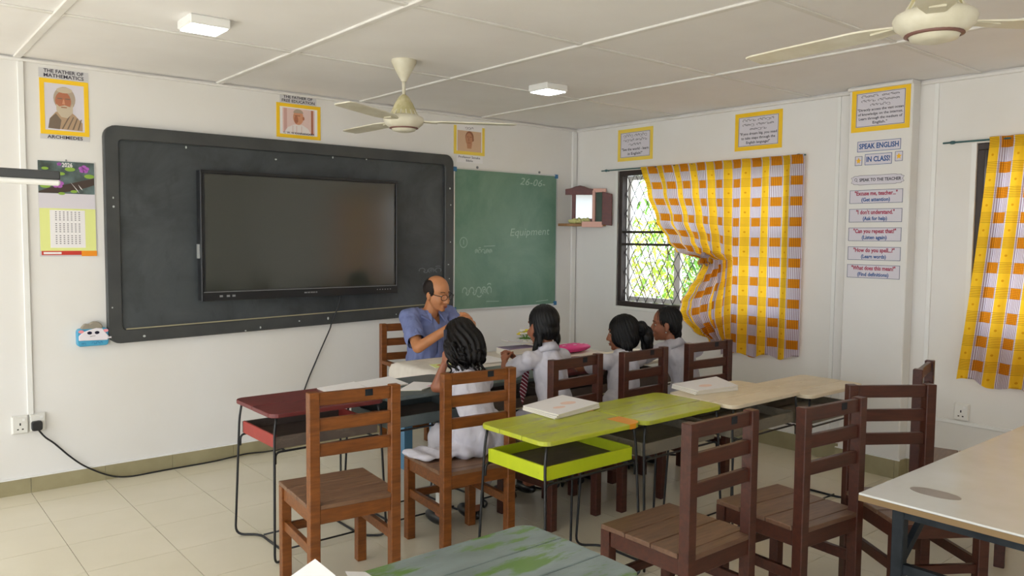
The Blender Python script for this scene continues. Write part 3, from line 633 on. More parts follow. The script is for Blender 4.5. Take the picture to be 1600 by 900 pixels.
for x, y, s_ in ((.10, .555, .028), (-.05, .455, .03), (-.04, .58, .012)):
    for k in range(5): a = R(72*k+15); flat(c, 'petal', disc(x+s_*.6*math.cos(a), y+s_*.5*math.sin(a), s_*.55, s_*.42, 10), 12, 'flower_violet')
for x, y, r_ in ((-.12, .44, .03), (.02, .55, .03), (.13, .51, .03), (-.03, .52, .022), (-.03, .395, .02), (.04, .41, .02), (-.12, .55, .02)): flat(c, 'leaf', disc(x, y, r_, r_*.45, 12), 13, 'leaf_print')
for q in (((.02, .47), (.06, .42), (.07, .40), (.055, .42)), ((.065, .455), (.085, .43), (.09, .42), (.078, .43))): flat(c, 'white_petal', list(q), 14, 'paper_white')
text('2026', .038, .005, .575, .0098, 'paper_white', c, .06, .02); nm = MB(); rnd = random.Random(2)
for b in (0, 1, 2):
    for i in range(5):
        for j in range(7): nm.box(-.07+.022*j, -.07+.022*j+.009, .275-.075*b-.0125*i, .275-.075*b-.0125*i+.005, .0082, .0086)
o = nm.build('date_grid', 'ink_grey', c); o['kind'] = 'stuff'
MB().tube([(0, .60, .004), (0, .612, .006)], .004, 6).build('nail', 'logo_grey', c)
w = empty('wall_holder', (-4.417, 0, .91), WB); tag(w, 'small blue wall box with a white cloud face beside the blackboard', 'holder')
MB().prism(rrect(-.092, .092, 0, .115, .02), .0, .05).build('box_body', 'box_blue', w, bevel=.004)
def cloudpoly(cx, cy, s_):
    out = []
    for a0, a1, x, y, r_ in ((180, 300, -.07, .035, .03), (-60, 0, .07, .03, .03), (0, 80, .075, .035, .028), (10, 110, .035, .075, .04), (40, 170, -.03, .07, .04), (100, 180, -.07, .045, .03)): out += [(cx+s_*(x+r_*math.cos(R(a0+(a1-a0)*i/5))), cy+s_*(y+r_*math.sin(R(a0+(a1-a0)*i/5)))) for i in range(6)]
    return out
MB().prism([(-.085, .04), (.085, .035), (.092, .06), (.07, .09), (.055, .112), (.02, .118), (-.02, .108), (-.06, .095), (-.085, .07)], .05, .058).build('cloud_face', 'cloud_white', w, bevel=.003)
MB().prism([(-.07, .09), (.06, .10), (.058, .135), (.035, .158), (.0, .16), (-.02, .145), (-.045, .148), (-.068, .125)], .02, .048).build('sponge', 'cloud_grey', w, bevel=.006)
for x in (-.022, .022): MB().prism(disc(x, .088, .014, .010, 14), .058, .060).build('printed_eye', 'eye_navy', w)
MB().ribbon([(-.02, .064), (-.005, .067), (.012, .067)], .003, .0585).build('printed_mouth', 'ink_grey', w)
for x in (-.07, .075): MB().prism(disc(x, .098, .016, .010, 12), .05, .0575).build('bow', 'blush', w)
MB().box(.07, .108, .045, .056, .05, .056).build('arm', 'cloud_white', w)
sinhala(-.055, .019, .022, 1, .0502, 'box_blue_dk', w, .026, 2); sinhala(.025, .019, .022, 1, .0502, 'box_blue_dk', w, .065, 8)
def socket(name, loc, rot, lab, group=None):
    s = empty(name, loc, rot); tag(s, lab, 'socket', group); MB().box(-.046, .046, -.058, .058, 0, .012).build('back_plate', 'socket_white', s, bevel=.004); MB().box(-.042, .042, -.052, .052, .012, .030).build('face_plate', 'socket_white', s, bevel=.004)
    for q in ((-.004, .004, -.002, .014), (-.018, -.008, -.030, -.022), (.008, .018, -.030, -.022)): MB().box(q[0], q[1], q[2], q[3], .030, .0306).build('pin_slot', 'hole', s)
    MB().box(.012, .030, .024, .040, .030, .034).build('switch', 'gloss_white', s, bevel=.002); return s
socket('wall_socket', (-4.836, 0, .443), WB, 'empty white wall socket at the left edge'); socket('wall_socket', (-4.739, 0, .447), WB, 'white wall socket with the black plug in it')
socket('wall_socket', (0, -3.675, .517), WR, 'white wall socket below the right-edge curtain')

# ------------------------------------------------------------------ English phrase posters on the window wall
def quote(y, z, wd, ht, x, lab, nsin, lines, seed):
    p = empty('quote_poster', (x, y, z), WR); tag(p, lab, 'poster'); flat(p, 'sheet', rect(-wd/2+.01, wd/2-.01, -ht/2+.01, ht/2-.01), 0, 'paper_lilac'); frame(p, wd, ht, .032, 'frame_yellow2' if x == 0 and y > -1.5 else 'frame_yellow')
    iw, ih = wd-.07, ht-.07; m = MB()
    for a in ((-iw/2, iw/2, -ih/2, -ih/2+.003), (-iw/2, iw/2, ih/2-.003, ih/2), (-iw/2, -iw/2+.003, -ih/2, ih/2), (iw/2-.003, iw/2, -ih/2, ih/2)): m.box(*a, .002, .0032)
    m.build('printed_rule', 'ink_grey', p); n = nsin+len(lines); st = ih*.92/n; yy = ih/2-ih*.04-st/2
    for i in range(nsin): sinhala(0, yy, st*.78, 2 if i < nsin-1 else 1, .0026, 'ink_grey', p, iw*(.8 if i < nsin-1 else .42), seed+i); yy -= st
    for s_, f in lines: text(s_, st*.82, 0, yy, .0026, 'ink', p, iw*f, .012); yy -= st
    return p
quote(-.775, 2.510, .425, .295, 0, 'small quote poster in pale yellow border near the room corner', 3, [('"See the world - learn', .92), ('in English!"', .5)], 11)
quote(-2.072, 2.510, .43, .30, 0, 'quote poster in yellow border above the knotted curtain', 3, [('"If you dream big, you need', .94), ('to take steps through the', .86), ('English language!"', .6)], 21)
quote(-3.108, 2.551, .405, .30, -.12, 'quote poster in yellow border at the top of the wall pier', 3, [('"Directly access the vast ocean', .95), ('of knowledge on the internet.', .93), ('Learn through the medium of', .9), ('English."', .3)], 31)
def card(y, z, wd, ht, lab, name='phrase_card', lines=(), outline='ink_line', sheetm='paper_lilac'):
    p = empty(name, (-.12, y, z), WR); tag(p, lab, 'sign'); flat(p, 'sheet', rect(-wd/2, wd/2, -ht/2, ht/2), 0, sheetm); m = MB()
    for a in ((-wd/2, wd/2, -ht/2, -ht/2+.003), (-wd/2, wd/2, ht/2-.003, ht/2), (-wd/2, -wd/2+.003, -ht/2, ht/2), (wd/2-.003, wd/2, -ht/2, ht/2)): m.box(*a, .002, .0030)
    m.build('printed_rule', outline, p)
    for s_, size, x, yy, wid, mt in lines: text(s_, size, x, yy, .0026, mt, p, wid, .028)
    return p
card(-3.107, 2.298, .302, .073, 'blue SPEAK ENGLISH sign on the pier', lines=[('SPEAK ENGLISH', .05, 0, 0, .275, 'ink_blue')], outline='ink_blue')
card(-3.107, 2.206, .188, .076, 'blue IN CLASS! sign between two stars on the pier', lines=[('IN CLASS!', .05, 0, 0, .165, 'ink_blue')], outline='ink_blue')
for y, z, lab in ((-2.968, 2.20, 'small yellow star card left of the IN CLASS sign'), (-3.248, 2.215, 'small yellow star card right of the IN CLASS sign')):
    p = card(y, z, .052, .066, lab, 'star_card'); MB().prism([(.02*(1 if k % 2 == 0 else .48)*math.sin(math.pi*k/5), .022*(1 if k % 2 == 0 else .48)*math.cos(math.pi*k/5)) for k in range(10)], .002, .0034).build('star', 'gold', p)
p = empty('phrase_heading', (-.12, -3.104, 2.064), WR); tag(p, 'scalloped SPEAK TO THE TEACHER heading on the pier', 'sign'); po = []
for i in range(72): a = 2*math.pi*i/72; k = 1+.07*abs(math.sin(a*6)); po.append((.178*math.copysign(abs(math.cos(a))**.35, math.cos(a))*k*.97, .030*math.copysign(abs(math.sin(a))**.5, math.sin(a))*k))
flat(p, 'sheet_edge', [(x*1.015, y*1.08) for x, y in po], 0, 'ink_grey'); flat(p, 'sheet', po, 1, 'paper_lilac'); text('SPEAK TO THE TEACHER', .03, .02, 0, .0034, 'ink', p, .29, .02); MB().ribbon(disc(-.15, .004, .009, None, 14)+[(-.141, .004)], .003, .0034).ribbon([(-.145, -.004), (-.138, -.012)], .003, .0034).build('magnifier_mark', 'ink', p)
for z, a, b, wa, wb_ in ((1.948, '"Excuse me, teacher..."', '(Get attention)', .30, .20), (1.816, '"I don\'t understand."', '(Ask for help)', .27, .17), (1.684, '"Can you repeat that?"', '(Listen again)', .30, .175), (1.550, '"How do you spell...?"', '(Learn words)', .29, .175), (1.424, '"What does this mean?"', '(Find definitions)', .31, .22)):
    card(-3.099, z, .372, .094, 'phrase card on the pier reading ' + b.strip('()').lower() + ' in blue', lines=[(a, .04, 0, .022, wa, 'ink_red'), (b, .036, 0, -.022, wb_, 'ink_blue')])

# ------------------------------------------------------------------ corner mirror shelf
ms = empty('mirror_shelf', (-.02, -.02, 1.76)); tag(ms, 'small mahogany mirror shelf fixed across the room corner', 'shelf')
def q3(x, y, z): return (x+.02, y+.02, z-1.76)
def slab(pts, th, material, name, up=(0, 0, 1), bevel=.003):
    a, b, c, d = [Vector(q3(*p)) for p in pts]; n = (b-a).cross(d-a).normalized()*th; m = MB(); m.add([a, b, c, d, a+n, b+n, c+n, d+n], [(3,2,1,0),(4,5,6,7),(0,1,5,4),(1,2,6,5),(2,3,7,6),(3,0,4,7)]); return m.build(name, material, ms, bevel=bevel)
A0, A1 = (-.235, -.06), (-.02, -.30)     # left cabinet face runs from the board wall to the window wall
def fp(t_, z, off=0): return (A0[0]+(A1[0]-A0[0])*t_-.74*off, A0[1]+(A1[1]-A0[1])*t_-.67*off, z)
slab([fp(.28, 1.80), fp(.40, 1.80), fp(.40, 2.07), fp(.28, 2.07)], .02, 'mahogany', 'stile'); slab([fp(.92, 1.79), fp(1.02, 1.79), fp(1.02, 2.075), fp(.92, 2.075)], .02, 'mahogany', 'stile')
slab([fp(.40, 1.82), fp(.92, 1.82), fp(.92, 2.06), fp(.40, 2.06)], .008, 'mirror', 'mirror_glass', bevel=0); slab([fp(.28, 1.79), fp(1.02, 1.79), fp(1.02, 1.83), fp(.28, 1.83)], .022, 'mahogany', 'bottom_rail')
cr = MB(); top = [(.08, 2.06), (.95, 2.06), (.95, 2.115), (.80, 2.122), (.66, 2.14), (.52, 2.15), (.38, 2.14), (.24, 2.122), (.08, 2.115)]
a_ = [q3(*fp(t_, z, .03)) for t_, z in top]; b_ = [q3(*fp(t_, z, -.002)) for t_, z in top]; n = len(top); cr.add(a_+b_, [tuple(range(n)), tuple(range(n, 2*n))[::-1]]+[(i, (i+1) % n, n+(i+1) % n, n+i) for i in range(n)]); cr.build('crest_rail', 'mahogany', ms, bevel=.003)
slab([(-.055, -.34, 1.79), (-.05, -.43, 1.79), (-.05, -.43, 2.08), (-.055, -.34, 2.08)], .012, 'mirror', 'side_mirror', bevel=0); slab([(-.06, -.43, 1.77), (-.02, -.52, 1.76), (-.02, -.52, 2.06), (-.06, -.43, 2.085)], .02, 'mahogany', 'side_panel')
slab([(-.07, -.31, 1.78), (-.065, -.34, 1.78), (-.065, -.34, 2.10), (-.07, -.31, 2.10)], .015, 'pinkwood', 'pink_stile'); slab([(-.06, -.31, 2.08), (-.03, -.45, 2.08), (-.03, -.45, 2.115), (-.06, -.31, 2.12)], .015, 'pinkwood', 'pink_rail')
MB().prism([(-.26, -.02), (-.235, -.12), (-.10, -.30), (-.02, -.42), (.0, -.42), (.0, -.02)], -.005, .02).build('shelf_board', 'shelf_wood', ms, bevel=.003)
slab([(-.155, -.25, 1.745), (-.05, -.43, 1.745), (-.05, -.43, 1.80), (-.155, -.25, 1.80)], .016, 'pinkwood', 'front_rail')
rg = MB(); rnd = random.Random(4)
for i in range(9): rg.ell((-.20+.022*i*.7+.01, -.135-.018*i*.8, 1.80+rnd.uniform(-.006, .014)), (.035, .03, .018), Euler((rnd.random(), rnd.random(), rnd.random())).to_matrix(), 10, 7)
tag(rg.build('dust_cloth', 'rag', smooth=True), 'crumpled pale yellow cloth lying on the corner mirror shelf', 'cloth')

# ------------------------------------------------------------------ ceiling lamps and fans
def lamp(x, y, lab):
    l = empty('ceiling_lamp', (x, y, H-.012)); tag(l, lab, 'ceiling lamp', 'square ceiling lamps')
    MB().box(-.10, .10, -.10, .10, -.035, .012).build('lamp_housing', 'gloss_white', l, bevel=.006); MB().box(-.088, .088, -.088, .088, -.040, -.034).build('diffuser', 'led', l)
lamp(-4.20, -1.60, 'lit square ceiling lamp at the upper left above the blackboard'); lamp(-1.755, -1.50, 'lit square ceiling lamp right of the hanging ceiling fan')
def fan(x, y, zb, angs, L, lab):
    f = empty('ceiling_fan', (x, y, H)); tag(f, lab, 'ceiling fan', 'ceiling fans'); z = zb-H
    MB().lathe([(.075, 0), (.078, -.012), (.06, -.05), (.03, -.105), (.016, -.13)], 24).build('canopy', 'fan_cream', f, auto=40)
    MB().tube([(0, 0, -.12), (0, 0, z+.15)], .011, 10).build('down_rod', 'fan_cream', f, smooth=True)
    MB().lathe([(.012, z+.155), (.03, z+.14), (.055, z+.10), (.078, z+.05), (.088, z+.022)], 28).build('motor_cover', 'fan_dirty', f, auto=50)
    hub = MB().lathe([(.085, z+.03), (.118, z+.015), (.126, z), (.118, z-.025), (.095, z-.045), (.082, z-.05)], 32).build('motor_housing', 'fan_cream', f, auto=50)
    MB().lathe([(.086, z-.044), (.09, z-.052), (.078, z-.056)], 28, cap=False).build('trim_ring', 'fan_ring', hub, smooth=True); MB().lathe([(.078, z-.05), (.07, z-.066), (.04, z-.074), (.003, z-.076)], 28).build('bottom_cap', 'fan_cream', hub, auto=50)
    for k in range(16): a = 2*math.pi*k/16; MB().bar((.07*math.cos(a), .07*math.sin(a), z+.055), (.092*math.cos(a), .092*math.sin(a), z+.022), .006, .01).build('vent_rib', 'fan_cream', hub)
    for an in angs:
        a = R(an); d = Vector((math.cos(a), math.sin(a), 0)); s_ = Vector((-math.sin(a), math.cos(a), 0)); tilt = .004
        b = MB(); pts = []
        for t_, w_ in ((.12, .028), (.20, .05), (.25, .062), (L*.75, .064), (L-.03, .060), (L, .048)):
            for sg in (-1, 1): q = d*t_ + s_*sg*w_ + Vector((0, 0, z+.0+sg*tilt*(1 if t_ > .16 else .3)-.01)); pts += [q, q+Vector((0, 0, .006))]
        fs = []
        for i in range(5): o = 4*i; fs += [(o, o+4, o+6, o+2), (o+1, o+3, o+7, o+5), (o, o+1, o+5, o+4), (o+2, o+6, o+7, o+3)]
        fs += [(0, 2, 3, 1), (20, 21, 23, 22)]; b.add(pts, fs); bl_ = b.build('blade', 'fan_cream', f)
        MB().bar(d*.10+Vector((0, 0, z-.006)), d*.21+Vector((0, 0, z-.012)), .05, .008).build('blade_bracket', 'fan_cream', bl_, bevel=.002)
fan(-2.955, -1.498, 2.36, (-30, 90, 210), .70, 'cream ceiling fan hanging in front of the blackboard wall'); fan(-2.885, -4.6, 2.36, (84.5, 204.5, -35.5), .72, 'cream ceiling fan close by at the upper right')
# tube light fitting reaching in from the left
tl = empty('tube_light', (-5.6, -2.0, 1.87)); tag(tl, 'dark grey tube light fitting reaching in at the left edge', 'light fitting')
MB().bar((-.75, .12, .034), (.665, -.0, .010), .05, .036).build('fitting_body', 'bar_dark', tl, bevel=.004); MB().bar((-.75, .12, .004), (.665, 0, -.020), .05, .022).build('diffuser', 'gloss_white', tl, bevel=.006)
for x, y in ((-.6, .11), (-.25, .08)): MB().tube([(x, y, .06), (x, y, H-1.87)], .006, 6).build('hanger_rod', 'bar_dark', tl)

# ------------------------------------------------------------------ chairs
CH, CS, CW, CD = .966, .468, .383, .427
def make_chair(name, wd, seatm, label, group='wooden classroom chairs'):
    c = empty(name); tag(c, label, 'chair', group); h = .0235; w2 = CW/2; fy = CD-.024
    for sx in (-1, 1):
        MB().prism([(sx*w2-h, -h), (sx*w2+h, -h), (sx*w2+h, h), (sx*w2-h, h)], 0, CH).build('rear_leg', wd, c, bevel=.003)
        MB().box(sx*w2-h, sx*w2+h, fy-h, fy+h, 0, CS-.02).build('front_leg', wd, c, bevel=.003)
        MB().box(sx*w2-.014, sx*w2+.016, h, fy-h, CS-.085, CS-.021).build('side_apron', wd, c, bevel=.002)
        MB().box(sx*w2-.012, sx*w2+.012, h, fy-h, .235, .28).build('side_stretcher', wd, c, bevel=.002)
    MB().box(-w2+h, w2-h, fy-.012, fy+.014, CS-.085, CS-.021).build('front_apron', wd, c, bevel=.002); MB().box(-w2+h, w2-h, -.016, .012, CS-.085, CS-.012).build('rear_apron', wd, c, bevel=.002)
    MB().box(-w2+h, w2-h, fy-.011, fy+.011, .225, .265).build('cross_stretcher', wd, c, bevel=.002)
    for z0, z1 in ((.905, .962), (.792, .848), (.68, .735)): MB().box(-w2+h, w2-h, -.012, .012, z0, z1).build('back_rail', wd, c, bevel=.003)
    e = w2+.024; y0 = .026; pw = (CD-y0)/3
    for i in range(3): MB().box(-e, e, y0+pw*i+.002, y0+pw*(i+1)-.002, CS-.02, CS).build('seat_plank', seatm, c, bevel=.003)
    MB().box(-w2+h+.001, w2-h-.001, -.022, y0, CS-.02, CS).build('seat_plank', seatm, c, bevel=.002)
    MB().box(.045, .082, -.0135, -.0122, .928, .958).build('paint_mark', 'frame_steel', c)
    return c
chLit = make_chair('classroom_chair', 'wood_lit', 'wood_seat_lit', 'empty lit-toned brown wooden chair at the dark red desk'); chLit.location = (-3.908, -2.611, 0); chLit.rotation_euler = (0, 0, R(-6.5))
dup(chLit, (-3.173, -2.561, 0), R(-6.2), 'lit-toned brown wooden chair under the girl with loose curly hair')
chShade = make_chair('classroom_chair', 'wood_shaded', 'wood_seat_shaded', 'shade-toned brown wooden chair under the girl with sleek black hair'); chShade.location = (-2.454, -2.533, 0); chShade.rotation_euler = (0, 0, R(4))
dup(chShade, (-1.909, -2.569, 0), R(2.4), 'shade-toned brown wooden chair under the girl with the ponytail bunch'); dup(chShade, (-1.265, -2.572, 0), R(-4.4), 'shade-toned brown wooden chair under the girl seen in profile by the window')
dup(chShade, (-3.066, -3.953, 0), R(-.8), 'empty shade-toned brown chair facing the lime desks, nearest the worn grey-green desk'); dup(chShade, (-2.471, -4.082, 0), R(-5.7), 'empty shade-toned brown chair between the lime desks and the white table')
dup(chShade, (-1.863, -4.044, 0), R(145.2), 'empty shade-toned brown chair turned askew at the corner of the white table'); dup(chShade, (-1.11, -3.88, 0), R(194.4), 'shade-toned brown chair farthest right, behind the askew chair at the white table')
tc = dup(chLit, (-2.275, -.44, 0), R(172), 'lit-toned brown wooden armchair the teacher sits on'); tc.name = 'teacher_armchair'; tc['category'] = 'armchair'
for sx in (-1, 1):
    MB().box(sx*CW/2-.02, sx*CW/2+.02, .02, .33, .655, .685).build('armrest', 'wood_lit', tc, bevel=.004); MB().box(sx*CW/2-.016, sx*CW/2+.016, .29, .32, CS-.01, .655).build('arm_post', 'wood_lit', tc, bevel=.003)

# ------------------------------------------------------------------ desks
def desk(x0, x1, y0, y1, zt, topm, traym, lipm, lab, planks=3, sidem=None, tape=False, rad=.05):
    w, d = x1-x0, y1-y0; c = empty('student_desk', ((x0+x1)/2, (y0+y1)/2, 0)); tag(c, lab, 'desk', 'student desks'); a, b = -w/2, w/2; n, f = -d/2, d/2
    cuts = [n+d*k/planks for k in range(planks+1)]; th = .022
    for k in range(planks):
        q0, q1 = cuts[k]+(.0015 if k else 0), cuts[k+1]-(.0015 if k < planks-1 else 0)
        MB().prism(rrect(a, b, q0, q1, rad, (k == 0, k == 0, k == planks-1, k == planks-1)), zt-th+.0008*(k % 2), zt+.0008*(k % 2)).build('top_plank', topm, c, bevel=.004, seg=2)
    i_ = .045; tz = zt-.18
    MB().box(a+i_, b-i_, n+i_, f-i_, tz, tz+.012).build('tray_floor', traym, c)
    for nm, q in (('tray_lip', (a+i_-.012, b-i_+.012, n+i_-.012, n+i_)), ('tray_lip', (a+i_-.012, b-i_+.012, f-i_, f-i_+.012))): MB().box(q[0], q[1], q[2], q[3], tz-.004, tz+.058).build(nm, lipm, c, bevel=.002)
    for q in ((a+i_-.012, a+i_), (b-i_, b-i_+.012)): MB().box(q[0], q[1], n+i_, f-i_, tz-.004, tz+.062).build('tray_side', sidem or lipm, c, bevel=.002)
    r = .0065; li = .022
    for s_, e in ((1, a), (-1, b)):
        pts = [(e+s_*li*1.6, f-li*1.2, zt-th), (e+s_*li, f-li, zt-.10), (e+s_*.004, f+.01, r), (e+s_*.11, f-.075, r), (e+s_*.11, n+.075, r), (e+s_*.004, n-.01, r), (e+s_*li, n+li, zt-.10), (e+s_*li*1.6, n+li*1.2, zt-th)]
        MB().tube(rounded(pts, .05), r, 8).build('leg_frame', 'rod_black', c, smooth=True)
    for y in (n+.12, f-.12): MB().tube([(a+.11, y, .018), (b-.11, y, .018)], .005, 7).build('floor_bar', 'rod_black', c, smooth=True)
    for y, s_ in ((n+li, 1), (f-li, -1)): MB().tube(rounded([(a+li+.004, y, tz-.075), (a+li+.004, y, tz-.016), (b-li-.004, y, tz-.016), (b-li-.004, y, tz-.075)], .04), .006, 8).build('tray_rod', 'rod_black', c, smooth=True)
    for x in (a+i_+.03, b-i_-.03): MB().tube([(x, n+li, tz-.012), (x, f-li, tz-.012)], .005, 7).build('tray_rod', 'rod_black', c, smooth=True)
    return c
ZD = .76
desk(-4.05, -3.405, -2.035, -1.53, ZD, 'paint_red', 'paint_tray', 'paint_tray', 'dark red student desk at the left end of the front row', 2, 'paint_redside')
desk(-3.395, -2.755, -2.035, -1.53, ZD, 'paint_slate', 'paint_tray', 'paint_slate', 'slate-grey student desk in front of the curly-haired girl', 2)
desk(-2.745, -2.105, -2.035, -1.53, ZD, 'paint_slate', 'paint_tray', 'paint_tray', 'student desk in front of the girl with sleek black hair', 2)
desk(-2.095, -1.455, -2.035, -1.53, ZD, 'paint_red', 'paint_tray', 'paint_tray', 'student desk in front of the girl with the ponytail bunch', 2)
desk(-1.445, -.793, -2.035, -1.53, ZD, 'paint_cream', 'paint_tray', 'paint_tray', 'student desk in front of the girl seen in profile', 2)
d4 = desk(-3.345, -2.712, -3.255, -2.785, ZD, 'paint_lime', 'paint_tray', 'paint_limeside', 'lime desk with lime tray sides at the left end of its row', 3)
d5 = desk(-2.695, -2.055, -3.255, -2.80, ZD-.002, 'paint_lime', 'paint_greytray', 'paint_greytray', 'lime-topped desk with grey tray, second in its row', 3)
desk(-2.045, -1.365, -3.31, -2.855, ZD, 'paint_cream', 'paint_greytray', 'paint_greytray', 'cream plank desk next to the lime-topped desks', 3)
desk(-1.36, -.715, -3.36, -2.93, ZD-.022, 'paint_cream', 'paint_greytray', 'paint_greytray', 'cream plank desk farthest right, nearest the pier', 3)
desk(-4.66, -4.025, -4.40, -3.925, ZD, 'paint_greygreen', 'paint_tray', 'paint_tray', 'worn grey-green desk at the bottom edge of the picture', 3)
desk(-5.315, -4.675, -4.41, -3.94, ZD, 'paint_slate', 'paint_tray', 'paint_tray', 'slate desk just below the picture under the loose papers', 3)
tp = MB(); zz = ZD+.0012
tp.prism(rrect(.225, .3168, -.2355, -.085, .05, (0, 1, 0, 0)), zz, zz+.0008); tp.build('tape', 'tape_orange', d4); MB().box(.262, .3168, .09, .20, zz, zz+.0008).build('tape', 'tape_orange', d4); MB().box(.225, .268, -.2365, -.2352, ZD-.022, zz).build('tape', 'tape_orange', d4)
# laminate table
wt = empty('laminate_table', (-2.0, -4.8, 0)); tag(wt, 'large white laminate table on a dark steel frame at lower right', 'table'); tx0, tx1, ty0, ty1 = -2.925+2, -1.05+2, -5.2+4.8, -4.427+4.8
MB().box(tx0, tx1, ty0, ty1, .732, .752).build('core_board', 'ply_edge', wt); MB().box(tx0, tx1, ty0, ty1, .752, .760).build('laminate_top', 'laminate', wt, bevel=.002)
MB().prism(disc(-2.72+2, -4.60+4.8, .045, .085, 20), .760, .7606).build('stain', 'stain_grey', wt)
lx0, lx1, ly0, ly1 = tx0+.06, tx1-.06, ty0+.06, ty1-.12
for x in (lx0, lx1):
    for y in (ly0, ly1): MB().box(x-.02, x+.02, y-.02, y+.02, 0, .732).build('leg', 'frame_steel', wt, bevel=.003)
    MB().box(x-.015, x+.015, ly0+.02, ly1-.02, .695, .731).build('end_rail', 'frame_steel', wt); MB().box(x-.012, x+.012, ly0+.02, ly1-.02, .50, .535).build('end_rail', 'frame_steel', wt)
for y in (ly0, ly1): MB().box(lx0+.02, lx1-.02, y-.015, y+.015, .695, .731).build('long_rail', 'frame_steel', wt)
for y in (ly0, ly1): MB().bar((lx0+.02, y, .54), (lx0+.25, y, .70), .02, .03).bar((lx1-.02, y, .54), (lx1-.25, y, .70), .02, .03).build('brace', 'frame_steel', wt)
# teacher's table with cloth
tt = empty('teacher_table', (-1.9, -1.2, 0)); tag(tt, 'long table with blue legs under the white cloth', 'table'); MB().box(-.78, .78, -.24, .22, .725, .75).build('tabletop', 'paint_cream', tt)
for x in (-.74, .74):
    for y in (-.2, .18): MB().box(x-.035, x+.035, y-.035, y+.035, 0, .725).build('leg', 'leg_blue', tt, bevel=.003)
for y in (-.2, .18): MB().box(-.70, .70, y-.012, y+.012, .64, .725).build('apron', 'leg_blue', tt)
m = MB(); nx, ny = 90, 40
def clothpt(u, v):
    x, y = -2.69-.34+u*(1.6+.68), -1.47-.2+v*(.52+.4); ox = max(-2.69-x, 0, x+1.09); oy = max(-1.47-y, 0, y+.95)
    cx, cy = min(max(x, -2.692), -1.088), min(max(y, -1.472), -.948); drop = max(ox, oy*.9); wav = .014*math.sin(x*30+y*26)+.01*math.sin(x*13-y*34)
    fx = (-1 if x < -2.69 else 1 if x > -1.09 else 0); fy = (-1 if y < -1.47 else 1 if y > -.95 else 0)
    k = min(1, drop/.12)
    return (cx+fx*(.012+k*(.02+wav)), cy+fy*(.006+k*(.012+wav*.5)), .7545-drop*(1 if drop > 0 else 0)+.0015*math.sin(x*17)*math.sin(y*23))
for j in range(ny+1):
    for i in range(nx+1): m.v.append(clothpt(i/nx, j/ny))
for j in range(ny):
    for i in range(nx): a = j*(nx+1)+i; m.f.append((a, a+1, a+nx+2, a+nx+1))
o = m.build('tablecloth', 'table_cloth', None, smooth=True); tag(o, 'white cloth draped over the teacher\'s table', 'tablecloth'); sd = o.modifiers.new('thick', 'SOLIDIFY'); sd.thickness = .0016; sd.offset = 1

# ------------------------------------------------------------------ books and papers
def booklet(name, pts, z, th, coverm, label, n=1, cat='book', prints=(), curl=0.0):
    """pts: four corners of the cover (x, y); a pile is n books, each a thing of its own"""
    if n > 1:
        cx = sum(p[0] for p in pts)/4; cy = sum(p[1] for p in pts)/4
        for k in range(n):
            a = R((k*37) % 7-3); f = lambda p: (cx+(p[0]-cx)*math.cos(a)-(p[1]-cy)*math.sin(a), cy+(p[0]-cx)*math.sin(a)+(p[1]-cy)*math.cos(a))
            pos = 'topmost' if k == n-1 else 'lowest' if k == 0 else 'middle one'
            b = booklet(name, [f(p) for p in pts], z+th*k/n, th/n-.0003, coverm if k % 2 == (n-1) % 2 else 'paper_grey', pos+' of the '+label, 1, cat, prints if k == n-1 else (), curl if k == n-1 else 0)
            b['group'] = label
        return b
    cx = sum(p[0] for p in pts)/4; cy = sum(p[1] for p in pts)/4; b = empty(name, (cx, cy, z)); tag(b, label, cat); q = [(p[0]-cx, p[1]-cy) for p in pts]
    for k in range(n):
        s_ = 1-.015*((k*7) % 3); z0 = th*k/n; z1 = th*(k+1)/n-.0012; MB().prism([(x*s_*.985, y*s_*.985) for x, y in q], z0, z1).build('pages', 'page', b)
        mm = MB(); top = [(x*s_, y*s_) for x, y in q]; mm.add([(top[0][0], top[0][1], z1), (top[1][0], top[1][1], z1), (top[2][0], top[2][1], z1+(curl if k == n-1 else 0)), (top[3][0], top[3][1], z1), *[(x, y, z1+.0012+(curl if (k == n-1 and i == 2) else 0)) for i, (x, y) in enumerate(top)]], [(3,2,1,0),(4,5,6,7),(0,1,5,4),(1,2,6,5),(2,3,7,6),(3,0,4,7)]); mm.build('cover', coverm, b)
    for x, y, rx, ry, mt in prints: MB().prism(disc(x, y, rx, ry, 14), th+.0004, th+.0008).build('cover_print', mt, b)
    return b
zt = ZD+.0022
booklet('exercise_book', [(-3.01, -2.975), (-2.65, -2.91), (-2.655, -2.64), (-3.01, -2.715)], zt, .026, 'paper_white', 'white exercise books stacked on the lime desk', 3, prints=[(.05, .0, .05, .03, 'orange_print'), (-.06, -.05, .04, .02, 'orange_print')])
booklet('exercise_book', [(-1.975, -3.02), (-1.655, -3.07), (-1.50, -2.81), (-1.93, -2.80)], zt, .028, 'paper_white', 'white exercise books stacked on the cream plank desk', 3, prints=[(-.05, -.03, .05, .03, 'orange_print')])
booklet('drawing_sheet', [(-3.60, -1.80), (-3.36, -1.80), (-3.34, -1.56), (-3.58, -1.56)], zt, .006, 'paper_white', 'white sheets lying on the dark red desk', 1, 'paper', curl=.01)
booklet('drawing_sheet', [(-3.355, -1.775), (-3.10, -1.78), (-3.10, -1.56), (-3.33, -1.555)], zt+.002, .008, 'paper_white', 'white booklet with pink drawing between the red and slate desks', 1, 'paper', [(0, 0, .07, .05, 'pink_print')], .012)
booklet('drawing_sheet', [(-3.13, -1.97), (-2.93, -1.86), (-3.05, -1.76), (-3.24, -1.90)], zt, .007, 'paper_white', 'open booklet with pink edge on the slate desk', 1, 'paper', [(.05, -.02, .06, .02, 'pink_print')], .006)
